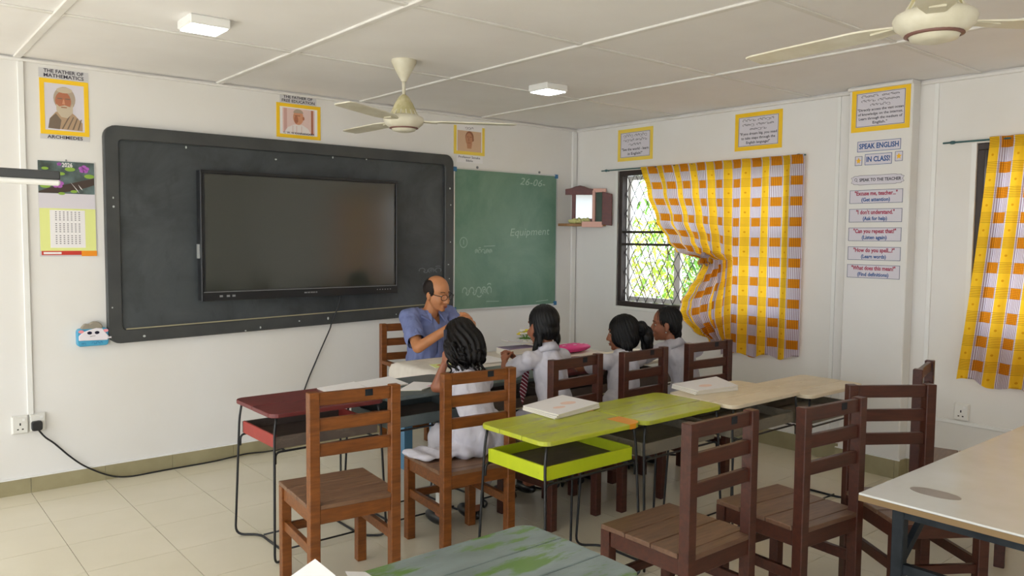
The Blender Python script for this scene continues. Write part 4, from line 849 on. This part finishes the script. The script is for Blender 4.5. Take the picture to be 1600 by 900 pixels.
lp = MB(); lp.add([(-4.98, -4.16, zt+.001), (-4.72, -4.20, zt+.001), (-4.71, -4.02, zt+.035), (-4.745, -3.945, zt+.075), (-4.87, -3.955, zt+.03), (-4.95, -4.0, zt+.012)], [(0, 1, 2, 5), (2, 3, 4, 5)]); o = lp.build('loose_paper', 'paper_white'); sd = o.modifiers.new('thick', 'SOLIDIFY'); sd.thickness = .001
tag(o, 'curled white paper with raised edge at the bottom edge of the picture', 'paper')
o = MB().add([(-4.70, -4.12, zt+.001), (-4.60, -4.12, zt+.003), (-4.615, -3.965, zt+.012), (-4.665, -3.95, zt+.022)], [(0, 1, 2, 3)]).build('loose_paper', 'paper_grey'); sd = o.modifiers.new('thick', 'SOLIDIFY'); sd.thickness = .001
tag(o, 'small paper scrap on the left end of the worn grey-green desk', 'paper')
bs = booklet('stacked_book', [(-1.88, -1.24), (-1.58, -1.24), (-1.58, -1.08), (-1.86, -1.06)], .7565, .05, 'book_violet', 'violet and grey books piled behind the sleek-haired girl\'s hands', 2)
booklet('open_book', [(-1.96, -1.37), (-1.66, -1.38), (-1.64, -1.26), (-1.92, -1.255)], .7565, .012, 'book_grey', 'thin grey book lying before the book pile on the cloth', 1)
bk = booklet('leaning_folder', [(-1.86, -1.20), (-1.56, -1.22), (-1.54, -1.09), (-1.82, -1.07)], .810, .006, 'paper_lilac', 'pale folder tilted on top of the book pile', 1); bk.rotation_euler = (0, R(9), 0); bk.location.z += .026
booklet('bright_booklet', [(-2.62, -1.36), (-2.40, -1.42), (-2.36, -1.27), (-2.58, -1.22)], .757, .006, 'cal_green', 'yellow booklet on the cloth beside the curly-haired girl', 1, 'book', [(-.03, .03, .04, .02, 'cal_red')])
booklet('sheet_pile', [(-2.34, -1.40), (-2.02, -1.42), (-2.0, -1.14), (-2.3, -1.12)], .757, .007, 'paper_white', 'white sheet wads in the middle of the cloth', 2, 'paper')
booklet('writing_sheet', [(-2.03, -1.93), (-1.82, -1.93), (-1.82, -1.66), (-2.03, -1.66)], zt, .006, 'paper_white', 'white sheets on the desk before the ponytail girl', 1, 'paper')
booklet('writing_sheet', [(-1.35, -1.93), (-1.05, -1.93), (-1.05, -1.66), (-1.35, -1.66)], zt, .006, 'paper_white', 'white sheets on the desk before the girl in profile', 1, 'paper')
pb = empty('pencil_pouch', (-1.36, -1.36, .757)); tag(pb, 'bright pink spotted pouch on the cloth beside the sleek-haired girl', 'pouch'); mm = MB().ell((0, 0, .035), (.20, .085, .034), None, 24, 12); mm.build('pouch_body', 'pink_bag', pb, smooth=True)
for x, y in ((-.1, -.03), (.0, -.045), (.09, -.02), (.05, .02), (-.04, .02), (.14, -.02)): MB().ell((x, y, .035+.034*math.sqrt(max(0, 1-(x/.2)**2-(y/.085)**2))), (.018, .014, .003), None, 10, 6).build('spot', 'pink_dot', pb, smooth=True)
fv = empty('flower_vase', (-1.43, -1.03+.14, .7565), (0, 0, 0)); fv.location = (-1.51, -1.0, .7565); tag(fv, 'little vase of yellow and white flowers beside the book pile', 'vase'); MB().lathe([(.03, 0), (.035, .03), (.025, .06), (.02, .075), (.024, .08)], 16).build('vase_body', 'petal_white', fv, auto=40)
rnd = random.Random(12)
for i in range(11):
    a = i*2.4; rr = .015+.045*math.sqrt(i/11); p_ = Vector((rr*math.cos(a), rr*math.sin(a), .10+.05*(1-i/14)+rnd.uniform(-.01, .01))); MB().tube([(0, 0, .07), tuple(p_)], .002, 5).build('stem', 'leaf_green', fv); f = MB()
    for k in range(6): b = k*1.047; f.ell(p_+Vector((.012*math.cos(b), .012*math.sin(b), 0)), (.010, .010, .006), None, 8, 6)
    f.build('bloom', ('petal_yellow', 'petal_white', 'leaf_lime')[i % 3], fv, smooth=True)
lf = MB()
for i in range(12): a = i*.55; leaf_blade(lf, (0, 0, .07), (math.cos(a), math.sin(a), .5), .09, .03, .3, (-math.sin(a), math.cos(a), 0))
lf.build('leaves', 'leaf_green', fv)

#PEOPLE
# ------------------------------------------------------------------ people
from mathutils import noise as mn
def folds(k=.010, f=(13, 13, 7)):
    return lambda co, n_: n_*k*(abs(mn.noise(Vector((co.x*f[0], co.y*f[1], co.z*f[2]))))*2.2-.45+.35*mn.noise(Vector((co.x*30, co.y*30, co.z*16))))
def hem(P, d, rad=.10):
    P, d = Vector(P), Vector(d).normalized()
    def f(c):
        v = c-P; a = v.dot(d); return a > 0 and a < .12 and (v-d*a).length < rad
    return f
def blob(mb, name, material, parent, voxel=.006, smooth=6, fac=.5, warp=None, cut=()):
    """overlapping closed shapes fused into one continuous skin"""
    me = mb.mesh(name, material, True); o = bpy.data.objects.new(name, me); COL.objects.link(o)
    r = o.modifiers.new('r', 'REMESH'); r.mode = 'VOXEL'; r.voxel_size = voxel; r.use_smooth_shade = True
    if smooth: s_ = o.modifiers.new('s', 'SMOOTH'); s_.factor = fac; s_.iterations = smooth
    dg = bpy.context.evaluated_depsgraph_get(); dg.update(); nm = bpy.data.meshes.new_from_object(o.evaluated_get(dg)); o.modifiers.clear(); o.data = nm; bpy.data.meshes.remove(me); nm.name = name
    if not nm.materials: nm.materials.append(M[material])
    if warp:
        nrm = [v.normal.copy() for v in nm.vertices]
        for v, n_ in zip(nm.vertices, nrm): v.co += warp(v.co, n_)
    if cut:
        bm = bmesh.new(); bm.from_mesh(nm); bmesh.ops.delete(bm, geom=[f for f in bm.faces if any(c(f.calc_center_median()) for c in cut)], context='FACES')
        for it in range(8):
            bd = {v: [e.other_vert(v).co.copy() for e in v.link_edges if e.is_boundary] for v in bm.verts if v.is_boundary}
            for v, q in bd.items():
                if len(q) == 2: v.co = v.co*.4+(q[0]+q[1])*.3
        bm.to_mesh(nm); bm.free()
    nm.polygons.foreach_set('use_smooth', [True]*len(nm.polygons))
    if parent: o.parent = parent; o.location = -parent.location
    return o
class Head:
    def __init__(s, c, face, s_=1.0, roll=0.0):
        s.c = Vector(c); f = Vector(face).normalized(); l = Vector((0, 0, 1)).cross(f).normalized(); u = f.cross(l)
        rq = Matrix.Rotation(roll, 3, f); l, u = rq @ l, rq @ u
        s.m = Matrix((l, f, u)).transposed(); s.s = s_        # local x = person's left, y = forward, z = up
    def __call__(s, x, y, z): return s.c + s.m @ Vector((x, y, z))*s.s
    def skull(s, mb, nose=1.0, jaw=1.0, ears=True):
        E_ = lambda c, r: mb.ell(s(*c), tuple(q*s.s for q in r), s.m, 20, 14)
        E_((0, -.012, .035), (.075, .095, .086)); E_((0, .022, -.028), (.064*jaw, .072, .086)); E_((0, .030, -.078), (.046*jaw, .054, .038)); E_((0, .070, -.100), (.022, .019, .016))
        mb.cap(s(0, .088, .008), s(0, .108, -.036), .0085*s.s*nose, .0145*s.s*nose); 
        for q in (-1, 1):
            E_((q*.013, .098, -.040), (.009*nose, .010, .008)); E_((q*.037, .066, -.034), (.024, .022, .024)); mb.cap(s(q*.014, .080, .026), s(q*.048, .064, .028), .0095*s.s, .0075*s.s)
            if ears: E_((q*.078, -.008, -.012), (.009, .020, .031)); E_((q*.079, -.001, -.038), (.008, .012, .012))
        E_((0, .089, -.066), (.024, .009, .006)); E_((0, .087, -.077), (.021, .009, .006))
    def eyes(s, par, look=(0, 0)):
        for q in (-1, 1):
            o = MB().ell(s(q*.032, .0690, .004), tuple(v*s.s for v in (.0125, .0098, .0052)), s.m, 12, 8).build('eye', 'eye_white', par, smooth=True); o.location = -par.location
            i = MB().ell(s(q*.032+look[0], .0762, .003+look[1]), tuple(v*s.s for v in (.0062, .0042, .0052)), s.m, 10, 8).build('iris', 'iris', o, smooth=True)
            b = MB().tube([s(q*.016, .0865, .030), s(q*.030, .0815, .034), s(q*.047, .0715, .030)], .0026*s.s, 6).build('eyebrow', 'brow', par); b.location = -par.location
        m_ = MB().ell(s(0, .0958, -.0665), tuple(v*s.s for v in (.022, .004, .0045)), s.m, 12, 8).ell(s(0, .0945, -.0765), tuple(v*s.s for v in (.019, .004, .005)), s.m, 12, 8)
        for k in (0,): o = m_.build('lips', 'lip', par, smooth=True); o.location = -par.location
def hand(mb, wrist, fwd, palm, side, s_=1.0, curl=.9, spread=.12, thumb=.6):
    """palm normal `palm`, fingers along `fwd`, thumb on `side` (+1 / -1)"""
    f = Vector(fwd).normalized(); p = Vector(palm); p = (p-f*p.dot(f)).normalized(); r = f.cross(p)*side; w = Vector(wrist)
    for k in range(4):
        a = w + f*.012*s_ + r*(.026-.0155*k)*s_*.7; b = w + f*.078*s_ + r*(.030-.019*k)*s_; mb.cap(a, b, .0125*s_, .0105*s_, 10)
    for k, L in enumerate((.070, .078, .073, .058)):
        base = w + f*(.080-.003*abs(k-1))*s_ + r*(.030-.0195*k)*s_; sp = r*(spread*(1.2-k*.8)); d = (f+sp).normalized(); ang = 0; q = base
        for j, fr in enumerate((.46, .31, .23)):
            ang += curl*(.55, .62, .45)[j]; dd = (d*math.cos(ang)+p*math.sin(ang)); e = q + dd*L*fr*s_; mb.cap(q, e, (.0088-.0008*j)*s_, (.0082-.0009*j)*s_, 9); q = e
    q = w + f*.022*s_ + r*.026*s_
    for j, (L, a) in enumerate(((.040, .75), (.032, .45), (.024, .2))):
        d = (f*math.cos(a)+r*math.sin(a)*.9+p*thumb*(.4+.35*j)).normalized(); e = q+d*L*s_; mb.cap(q, e, (.0125-.0018*j)*s_, (.0108-.0016*j)*s_, 9); q = e
def limb(mb, *pr):
    for (a, ra), (b, rb) in zip(pr, pr[1:]): mb.cap(a, b, ra, rb)
def V(*a): return Vector(a)

# ---- teacher
T = empty('person', (-2.22, -.66, 0)); tag(T, 'balding man in blue short-sleeved shirt and glasses sitting behind the cloth-covered table', 'person')
th = Head((-2.185, -.745, 1.212), (.20, -.97, -.26), 1.08, .05)
mb = MB(); th.skull(mb, 1.0, 1.08); mb.cap(th(0, -.018, -.055), (-2.205, -.66, 1.02), .058, .062)
shR, shL = V(-2.385, -.66, 1.02), V(-2.005, -.62, 1.03); elR, elL = V(-2.46, -.90, .835), V(-1.96, -.88, .845); wrR, wrL = V(-2.24, -1.05, 1.005), V(-2.10, -1.075, 1.00)
mb.cap(shR, shL, .07); mb.ell((-2.2, -.645, .90), (.17, .11, .17)); mb.ell((-2.2, -.65, .70), (.16, .115, .20)); mb.ell((-2.21, -.62, .56), (.18, .13, .09))
limb(mb, (shR, .056), (elR, .043), (wrR, .028)); limb(mb, (shL, .056), (elL, .043), (wrL, .028))
hand(mb, wrR, (.62, -.30, .50), (.35, .2, -.75), 1, 1.0, .95); hand(mb, wrL, (-.45, -.25, .60), (-.5, .3, -.55), -1, 1.0, .95)
for sx in (-.10, .10):
    limb(mb, (V(-2.21+sx, -.62, .55), .085), (V(-2.21+sx*1.3, -1.02, .53), .062), (V(-2.21+sx*1.3, -1.04, .12), .042), (V(-2.21+sx*1.3, -1.14, .045), .034))
body = blob(mb, 'body', 'skin_teacher', T, .0055, 4)
th.eyes(T, (.004, -.003))
mb = MB()     # shirt
mb.cap(shR+V(.02, 0, -.005), shL+V(-.02, 0, -.005), .083); mb.ell((-2.2, -.645, .92), (.192, .132, .17)); mb.ell((-2.2, -.65, .72), (.186, .142, .22)); mb.ell((-2.21, -.63, .57), (.196, .148, .10))
for sh, el in ((shR, elR), (shL, elL)): limb(mb, (sh, .078), (sh.lerp(el, .45), .073), (sh.lerp(el, .82), .070))
mb.cap((-2.205, -.66, 1.03), (-2.203, -.668, 1.065), .074, .068)
cuts = [hem(shR.lerp(elR, .80), elR-shR), hem(shL.lerp(elL, .80), elL-shL), lambda c: c.z > 1.082 and (c-V(-2.204, -.665, c.z)).length < .088, lambda c: c.y < -.66 and c.z > .965 and abs(c.x+2.193) < (c.z-.965)*.42]
blob(mb, 'shirt', 'shirt_blue', T, .006, 5, .5, folds(.011), cuts)
ne = V(-2.200, -.685, 1.085)
for q in (-1, 1):     # collar wings
    ck = MB().add([ne+V(q*.066, .045, .012), ne+V(q*.040, -.060, -.030), ne+V(q*.062, -.105, -.085), ne+V(q*.122, -.055, -.040), ne+V(q*.066, .052, .004), ne+V(q*.040, -.052, -.040), ne+V(q*.062, -.097, -.095), ne+V(q*.122, -.047, -.050)], [(0,1,2,3),(7,6,5,4),(0,4,5,1),(1,5,6,2),(2,6,7,3),(3,7,4,0)]); o = ck.build('collar_wing', 'shirt_blue', T); o.location = -T.location
pk = MB().bar((-2.190, -.782, .97), (-2.195, -.800, .70), .03, .008, (0, -1, 0)).build('placket', 'shirt_blue', T); pk.location = -T.location
mb = MB()
for sx in (-.10, .10): limb(mb, (V(-2.21+sx, -.62, .55), .095), (V(-2.21+sx*1.3, -1.03, .53), .075), (V(-2.21+sx*1.3, -1.045, .10), .06))
blob(mb, 'trousers', 'trouser', T, .008, 4)
for sx in (-.13, .13): o = MB().ell((-2.21+sx, -1.12, .045), (.045, .13, .045), None, 16, 10).build('shoe', 'shoe', T, smooth=True); o.location = -T.location
mb = MB()     # short hair round the back and sides
for q in (-1, 1): mb.ell(th(q*.054, -.030, .030), (.036, .066, .066), th.m); mb.ell(th(q*.070, .006, .018), (.014, .026, .038), th.m)
mb.ell(th(0, -.066, .026), (.078, .054, .078), th.m); blob(mb, 'hair', 'hair_short', T, .005, 4)
gs = MB()     # glasses
for q in (-1, 1):
    gs.tube([th(q*(.034+.026*math.cos(a)), .108-.010*(.5+.5*math.cos(a)), .001+.021*math.sin(a)) for a in [2*math.pi*i/20 for i in range(21)]], .0023, 6)
    gs.tube([th(q*.060, .100, .010), th(q*.078, .06, .010), th(q*.082, -.005, .006)], .003, 6)
gs.tube([th(-.009, .110, .006), th(.009, .110, .006)], .0025, 6); o = gs.build('glasses', 'glasses', T, smooth=True); o.location = -T.location
gl_ = MB()
for q in (-1, 1): gl_.ell(th(q*.034, .103, .001), (.0245, .0004, .0195), th.m, 14, 8)
o = gl_.build('lens', 'window_glass', T, smooth=True); o.location = -T.location
d = (wrR-elR).normalized(); o = MB().tube([wrR-d*.022, wrR-d*.002], .034, 14).build('watch_strap', 'watch', T, smooth=True); o.location = -T.location

# ---- girls
def girl(label, loc, head, spine, sh, arms, knees, feet, skirt=None, sleeve=(.66, .66)):
    """head: Head; spine: hip, waist, chest, neck; sh: left,right shoulder; arms: (elbow, wrist, fwd, palm) left and right"""
    G = empty('person', loc); tag(G, label, 'person'); hp, wa, ce_, nk = [Vector(q) for q in spine]; mb = MB(); head.skull(mb, .85, .95); s_ = head.s
    mb.cap(head(0, -.015, -.06), nk, .040, .044); mb.cap(ce_, nk, .075, .05); mb.cap(wa, ce_, .085, .09); mb.cap(hp, wa, .105, .085); mb.cap(Vector(sh[0]), Vector(sh[1]), .046)
    for k, (el, wr_, fw, pn) in enumerate(arms):
        limb(mb, (Vector(sh[k]), .040), (Vector(el), .031), (Vector(wr_), .021)); hand(mb, wr_, fw, pn, (-1, 1)[k], .78, .9)
    legv = (knees[0]-knees[1]) if False else None
    for k in (0, 1):
        h_ = hp + Vector((-.07, 0, 0) if k == 0 else (.07, 0, 0)); limb(mb, (h_, .068), (Vector(knees[k]), .046), (Vector(feet[k])+V(0, -.03, .03), .034), (Vector(feet[k])+V(0, .06, -.02), .028))
    blob(mb, 'body', 'skin_girl', G, .0055, 4); head.eyes(G)
    mb = MB(); mb.cap(hp+V(0, 0, .04), wa, .112, .100); mb.cap(wa, ce_, .102, .106); mb.cap(ce_, nk-V(0, 0, .02), .098, .070); mb.cap(Vector(sh[0]), Vector(sh[1]), .054)
    for k in (0, 1): limb(mb, (Vector(sh[k]), .050), (Vector(sh[k]).lerp(Vector(arms[k][0]), sleeve[k]*.6), .052), (Vector(sh[k]).lerp(Vector(arms[k][0]), sleeve[k]+.06), .062))
    mb.cap(nk-V(0, 0, .015), nk+V(0, 0, .012), .055, .050)
    for k in (0, 1): mb.cap(nk-V(0, 0, .03), Vector(sh[k])-V(0, 0, .006), .052, .050)
    cuts = [hem(Vector(sh[k]).lerp(Vector(arms[k][0]), sleeve[k]), Vector(arms[k][0])-Vector(sh[k])) for k in (0, 1)]+[lambda c: c.z > nk.z+.035]
    blob(mb, 'blouse', 'uniform_white', G, .0065, 6, .5, folds(.007, (11, 11, 9)), cuts)
    ax = (head.c-nk).normalized(); cq = V(0, 0, 1).rotation_difference(ax); o = MB().lathe([(.066, -.022), (.078, -.030), (.070, .0), (.058, .024), (.052, .022), (.056, -.004), (.066, -.022)], 22, cap=False).build('collar', 'uniform_white', G, smooth=True); o.location = nk+V(0, 0, .006)-G.location; o.rotation_euler = cq.to_euler()
    mb = MB()
    for k in (0, 1): limb(mb, (hp+V(-.06 if k == 0 else .06, -.02, -.0), .106), (Vector(knees[k])+V(0, .0, -.0), .080), (Vector(knees[k])+V(0, .02, -.16), .085))
    mb.cap(hp+V(-.05, 0, .03), hp+V(.05, 0, .03), .118); mb.cap(Vector(knees[0])+V(0, 0, .01), Vector(knees[1])+V(0, 0, .01), .085); mb.cap(Vector(knees[0])+V(0, .02, -.16), Vector(knees[1])+V(0, .02, -.16), .085)
    for q in (skirt or []): mb.cap(*q) if len(q) == 4 else mb.ell(*q)
    blob(mb, 'skirt', 'uniform_white', G, .008, 5, .5, lambda co, n_: n_*(.006*math.sin((co.x-hp.x)*62+math.sin(co.y*14)*1.5)+.008*mn.noise(co*14)))
    for k in (0, 1):
        f_ = Vector(feet[k]); o = MB().tube([f_+V(0, -.03, .15), f_+V(0, -.03, .06)], .040, 12).build('sock', 'sock', G, smooth=True); o.location = -G.location
        o = MB().ell(f_+V(0, .025, -.005), (.042, .11, .04), None, 16, 10).build('shoe', 'shoe', G, smooth=True); o.location = -G.location
    return G
def strands(G, head, parts, material='hair_black', name='hair', voxel=.006, groove=.004, fq=60, smooth=4):
    mb = MB()
    for c, r in parts: mb.ell(head(*c), tuple(q*head.s for q in r), head.m, 22, 16)
    inv = head.m.transposed()
    def wp(co, n_):
        l = inv @ (co-head.c); a = math.atan2(l.x, l.y-.0); return n_*groove*math.sin(a*fq*.5+2*math.sin(l.z*22)+l.z*30)
    return blob(mb, name, material, G, voxel, smooth, .5, wp)
# curly-haired girl, head bowed, left hand at her temple
h1 = Head((-2.93, -2.07, 1.035), (.10, .86, -.52), .98)
g1 = girl('girl in white with loose curly hair, head bowed over the slate desk', (-3.04, -2.33, 0), h1, ((-2.985, -2.36, .555), (-2.985, -2.30, .68), (-2.965, -2.21, .80), (-2.94, -2.12, .90)), ((-3.00, -2.19, .805), (-2.85, -2.19, .81)),
    (((-3.075, -2.03, .785), (-3.045, -2.07, .92), (.20, .06, .85), (.9, .1, .1)), ((-2.72, -1.99, .80), (-2.80, -1.86, .785), (-.4, .8, .0), (0, 0, -1))), ((-3.04, -2.03, .475), (-2.87, -2.03, .475)), ((-3.08, -2.08, .045), (-2.88, -2.12, .045)),
    skirt=[((-3.20, -2.30, .486), (.215, .105, .017), Euler((0, 0, -.25)).to_matrix()), ((-3.26, -2.25, .490), (.16, .06, .022), Euler((0, .06, -.35)).to_matrix()), ((-3.10, -2.36, .50), (.12, .10, .04)), ((-2.93, -2.36, .50), (-2.84, -2.30, .52), .09, .08), ((-2.86, -2.2, .44), (-2.84, -2.2, .24), .05, .04)], sleeve=(.35, .6))
strands(g1, h1, [((0, -.022, .04), (.092, .108, .10)), ((0, -.07, -.03), (.105, .075, .11)), ((.07, -.03, -.05), (.055, .07, .10)), ((-.07, -.03, -.05), (.055, .07, .10)), ((0, -.075, -.12), (.085, .05, .05))], 'hair_curly', groove=.006, fq=44)
rnd = random.Random(21); cl = MB()
for i in range(64):
    x = rnd.uniform(-.12, .125); y = rnd.uniform(-.125, -.055) if abs(x) < .08 else rnd.uniform(-.10, .02); z0 = rnd.uniform(-.10, .02); L = rnd.uniform(.09, .18); rr = rnd.uniform(.010, .022); ph = rnd.random()*6.28; tn = rnd.uniform(1.2, 2.4); P0 = h1(x, y, z0); pts = []
    for k in range(17): t_ = k/16; pts.append(P0+V(rr*math.cos(ph+tn*6.28*t_)*(.4+t_), rr*math.sin(ph+tn*6.28*t_)*(.4+t_)-.01, -L*t_)+V(x*.25*t_, 0, 0))
    cl.tube(pts, [.0105*(1-.6*k/16) for k in range(17)], 6)
o = cl.build('curl', 'hair_curly', g1, smooth=True); o.location = -g1.location; o['kind'] = 'stuff'
o = MB().bar(h1(.095, -.03, .075), h1(.112, -.02, -.01), .022, .012).build('hair_clip', 'clip_navy', g1, bevel=.004); o.location = -g1.location
# sleek-haired girl with tie
h2 = Head((-2.448, -2.235, 1.113), (.05, .99, -.12), 1.02)
g2 = girl('girl in white with sleek black hair and striped tie, hands raised together', (-2.45, -2.33, 0), h2, ((-2.45, -2.37, .555), (-2.45, -2.35, .70), (-2.45, -2.31, .86), (-2.448, -2.275, .985)), ((-2.580, -2.27, .925), (-2.318, -2.28, .922)),
    (((-2.60, -2.07, .815), (-2.475, -1.915, .855), (.35, .5, .5), (.5, .0, -.3)), ((-2.31, -2.06, .82), (-2.37, -1.90, .865), (-.35, .5, .45), (-.5, 0, -.3))), ((-2.53, -2.03, .475), (-2.37, -2.03, .475)), ((-2.50, -1.98, .045), (-2.32, -1.96, .045)))
strands(g2, h2, [((0, -.022, .036), (.083, .102, .094)), ((0, -.055, -.018), (.070, .055, .066)), ((.060, -.028, -.01), (.024, .052, .066)), ((-.060, -.028, -.01), (.024, .052, .066)), ((.064, -.045, -.075), (.020, .024, .045)), ((-.062, -.052, -.072), (.019, .024, .042))], groove=.002, fq=70)
for q in (-1, 1): o = MB().tube([h2(q*.072, -.04, -.06), h2(q*.082, -.02, -.13), h2(q*.066, .03, -.19)], [.016, .016, .010], 10).build('plait', 'hair_black', g2, smooth=True); o.location = -g2.location
o = MB().add([tuple(h2.c+V(*q)) for q in ((-.02, .16, -.20), (.02, .16, -.20), (.022, .20, -.42), (.0, .21, -.50), (-.03, .20, -.42), (-.02, .152, -.20), (.02, .152, -.20), (.022, .192, -.42), (.0, .202, -.50), (-.03, .192, -.42))], [(0,1,2,3,4),(9,8,7,6,5),(0,5,6,1),(1,6,7,2),(2,7,8,3),(3,8,9,4),(4,9,5,0)]).build('tie', 'tie', g2); o.location = -g2.location + V(-.06, -.10, .02)
# girl with the ponytail bunch
h3 = Head((-1.785, -2.27, 1.028), (-.36, .92, -.12), .95)
g3 = girl('girl in white with black ponytail bunch, second from the window', (-1.86, -2.36, 0), h3, ((-1.89, -2.39, .555), (-1.87, -2.37, .66), (-1.84, -2.34, .79), (-1.81, -2.31, .895)), ((-1.96, -2.30, .86), (-1.69, -2.33, .86)),
    (((-1.99, -2.10, .80), (-1.90, -1.93, .80), (.3, .7, .1), (0, 0, -1)), ((-1.66, -2.12, .81), (-1.76, -1.93, .80), (-.3, .8, .1), (0, 0, -1))), ((-1.96, -2.03, .475), (-1.78, -2.03, .475)), ((-1.95, -2.02, .045), (-1.79, -2.02, .045)))
strands(g3, h3, [((0, -.022, .036), (.088, .106, .094)), ((0, -.06, -.03), (.085, .060, .080)), ((.064, -.01, -.02), (.030, .062, .075)), ((-.064, -.02, -.01), (.028, .06, .07)), ((.06, -.05, -.085), (.040, .045, .05))], groove=.003, fq=60)
strands(g3, h3, [((-.05, -.125, .02), (.045, .04, .05)), ((-.085, -.145, -.04), (.045, .045, .075)), ((-.09, -.14, -.10), (.038, .04, .055))], name='ponytail', groove=.005, fq=80)
o = MB().lathe([(.03, -.008), (.036, 0), (.03, .008)], 16).build('hair_tie', 'scrunchie', g3, smooth=True); o.location = h3(-.04, -.105, .025)-g3.location; o.rotation_euler = (R(70), 0, R(20))
# girl in profile
h4 = Head((-1.305, -2.235, 1.052), (-.66, .75, -.10), .95)
g4 = girl('girl in white seen in profile, sitting nearest the window', (-1.24, -2.36, 0), h4, ((-1.23, -2.39, .555), (-1.23, -2.37, .66), (-1.245, -2.33, .80), (-1.27, -2.28, .92)), ((-1.36, -2.24, .875), (-1.12, -2.36, .875)),
    (((-1.42, -2.07, .80), (-1.33, -1.92, .80), (.3, .7, .1), (0, 0, -1)), ((-1.04, -2.16, .81), (-1.13, -1.95, .80), (-.3, .8, .1), (0, 0, -1))), ((-1.33, -2.03, .475), (-1.15, -2.03, .475)), ((-1.33, -2.02, .045), (-1.15, -2.02, .045)))
strands(g4, h4, [((0, -.026, .040), (.085, .100, .090)), ((0, -.065, -.015), (.080, .052, .070)), ((.058, -.040, .012), (.026, .045, .055)), ((-.058, -.040, .012), (.026, .045, .055)), ((0, -.075, -.075), (.045, .035, .045))], groove=.003, fq=60)
o = MB().tube([h4(.0, -.07, -.08), h4(.02, -.075, -.15), h4(.03, -.07, -.22)], [.034, .028, .012], 12).build('ponytail', 'hair_black', g4, smooth=True); o.location = -g4.location
o = MB().ell(h4(.081, .002, -.052), .005*.9, None, 8, 6).build('ear_stud', 'alu', g4, smooth=True); o.location = -g4.location
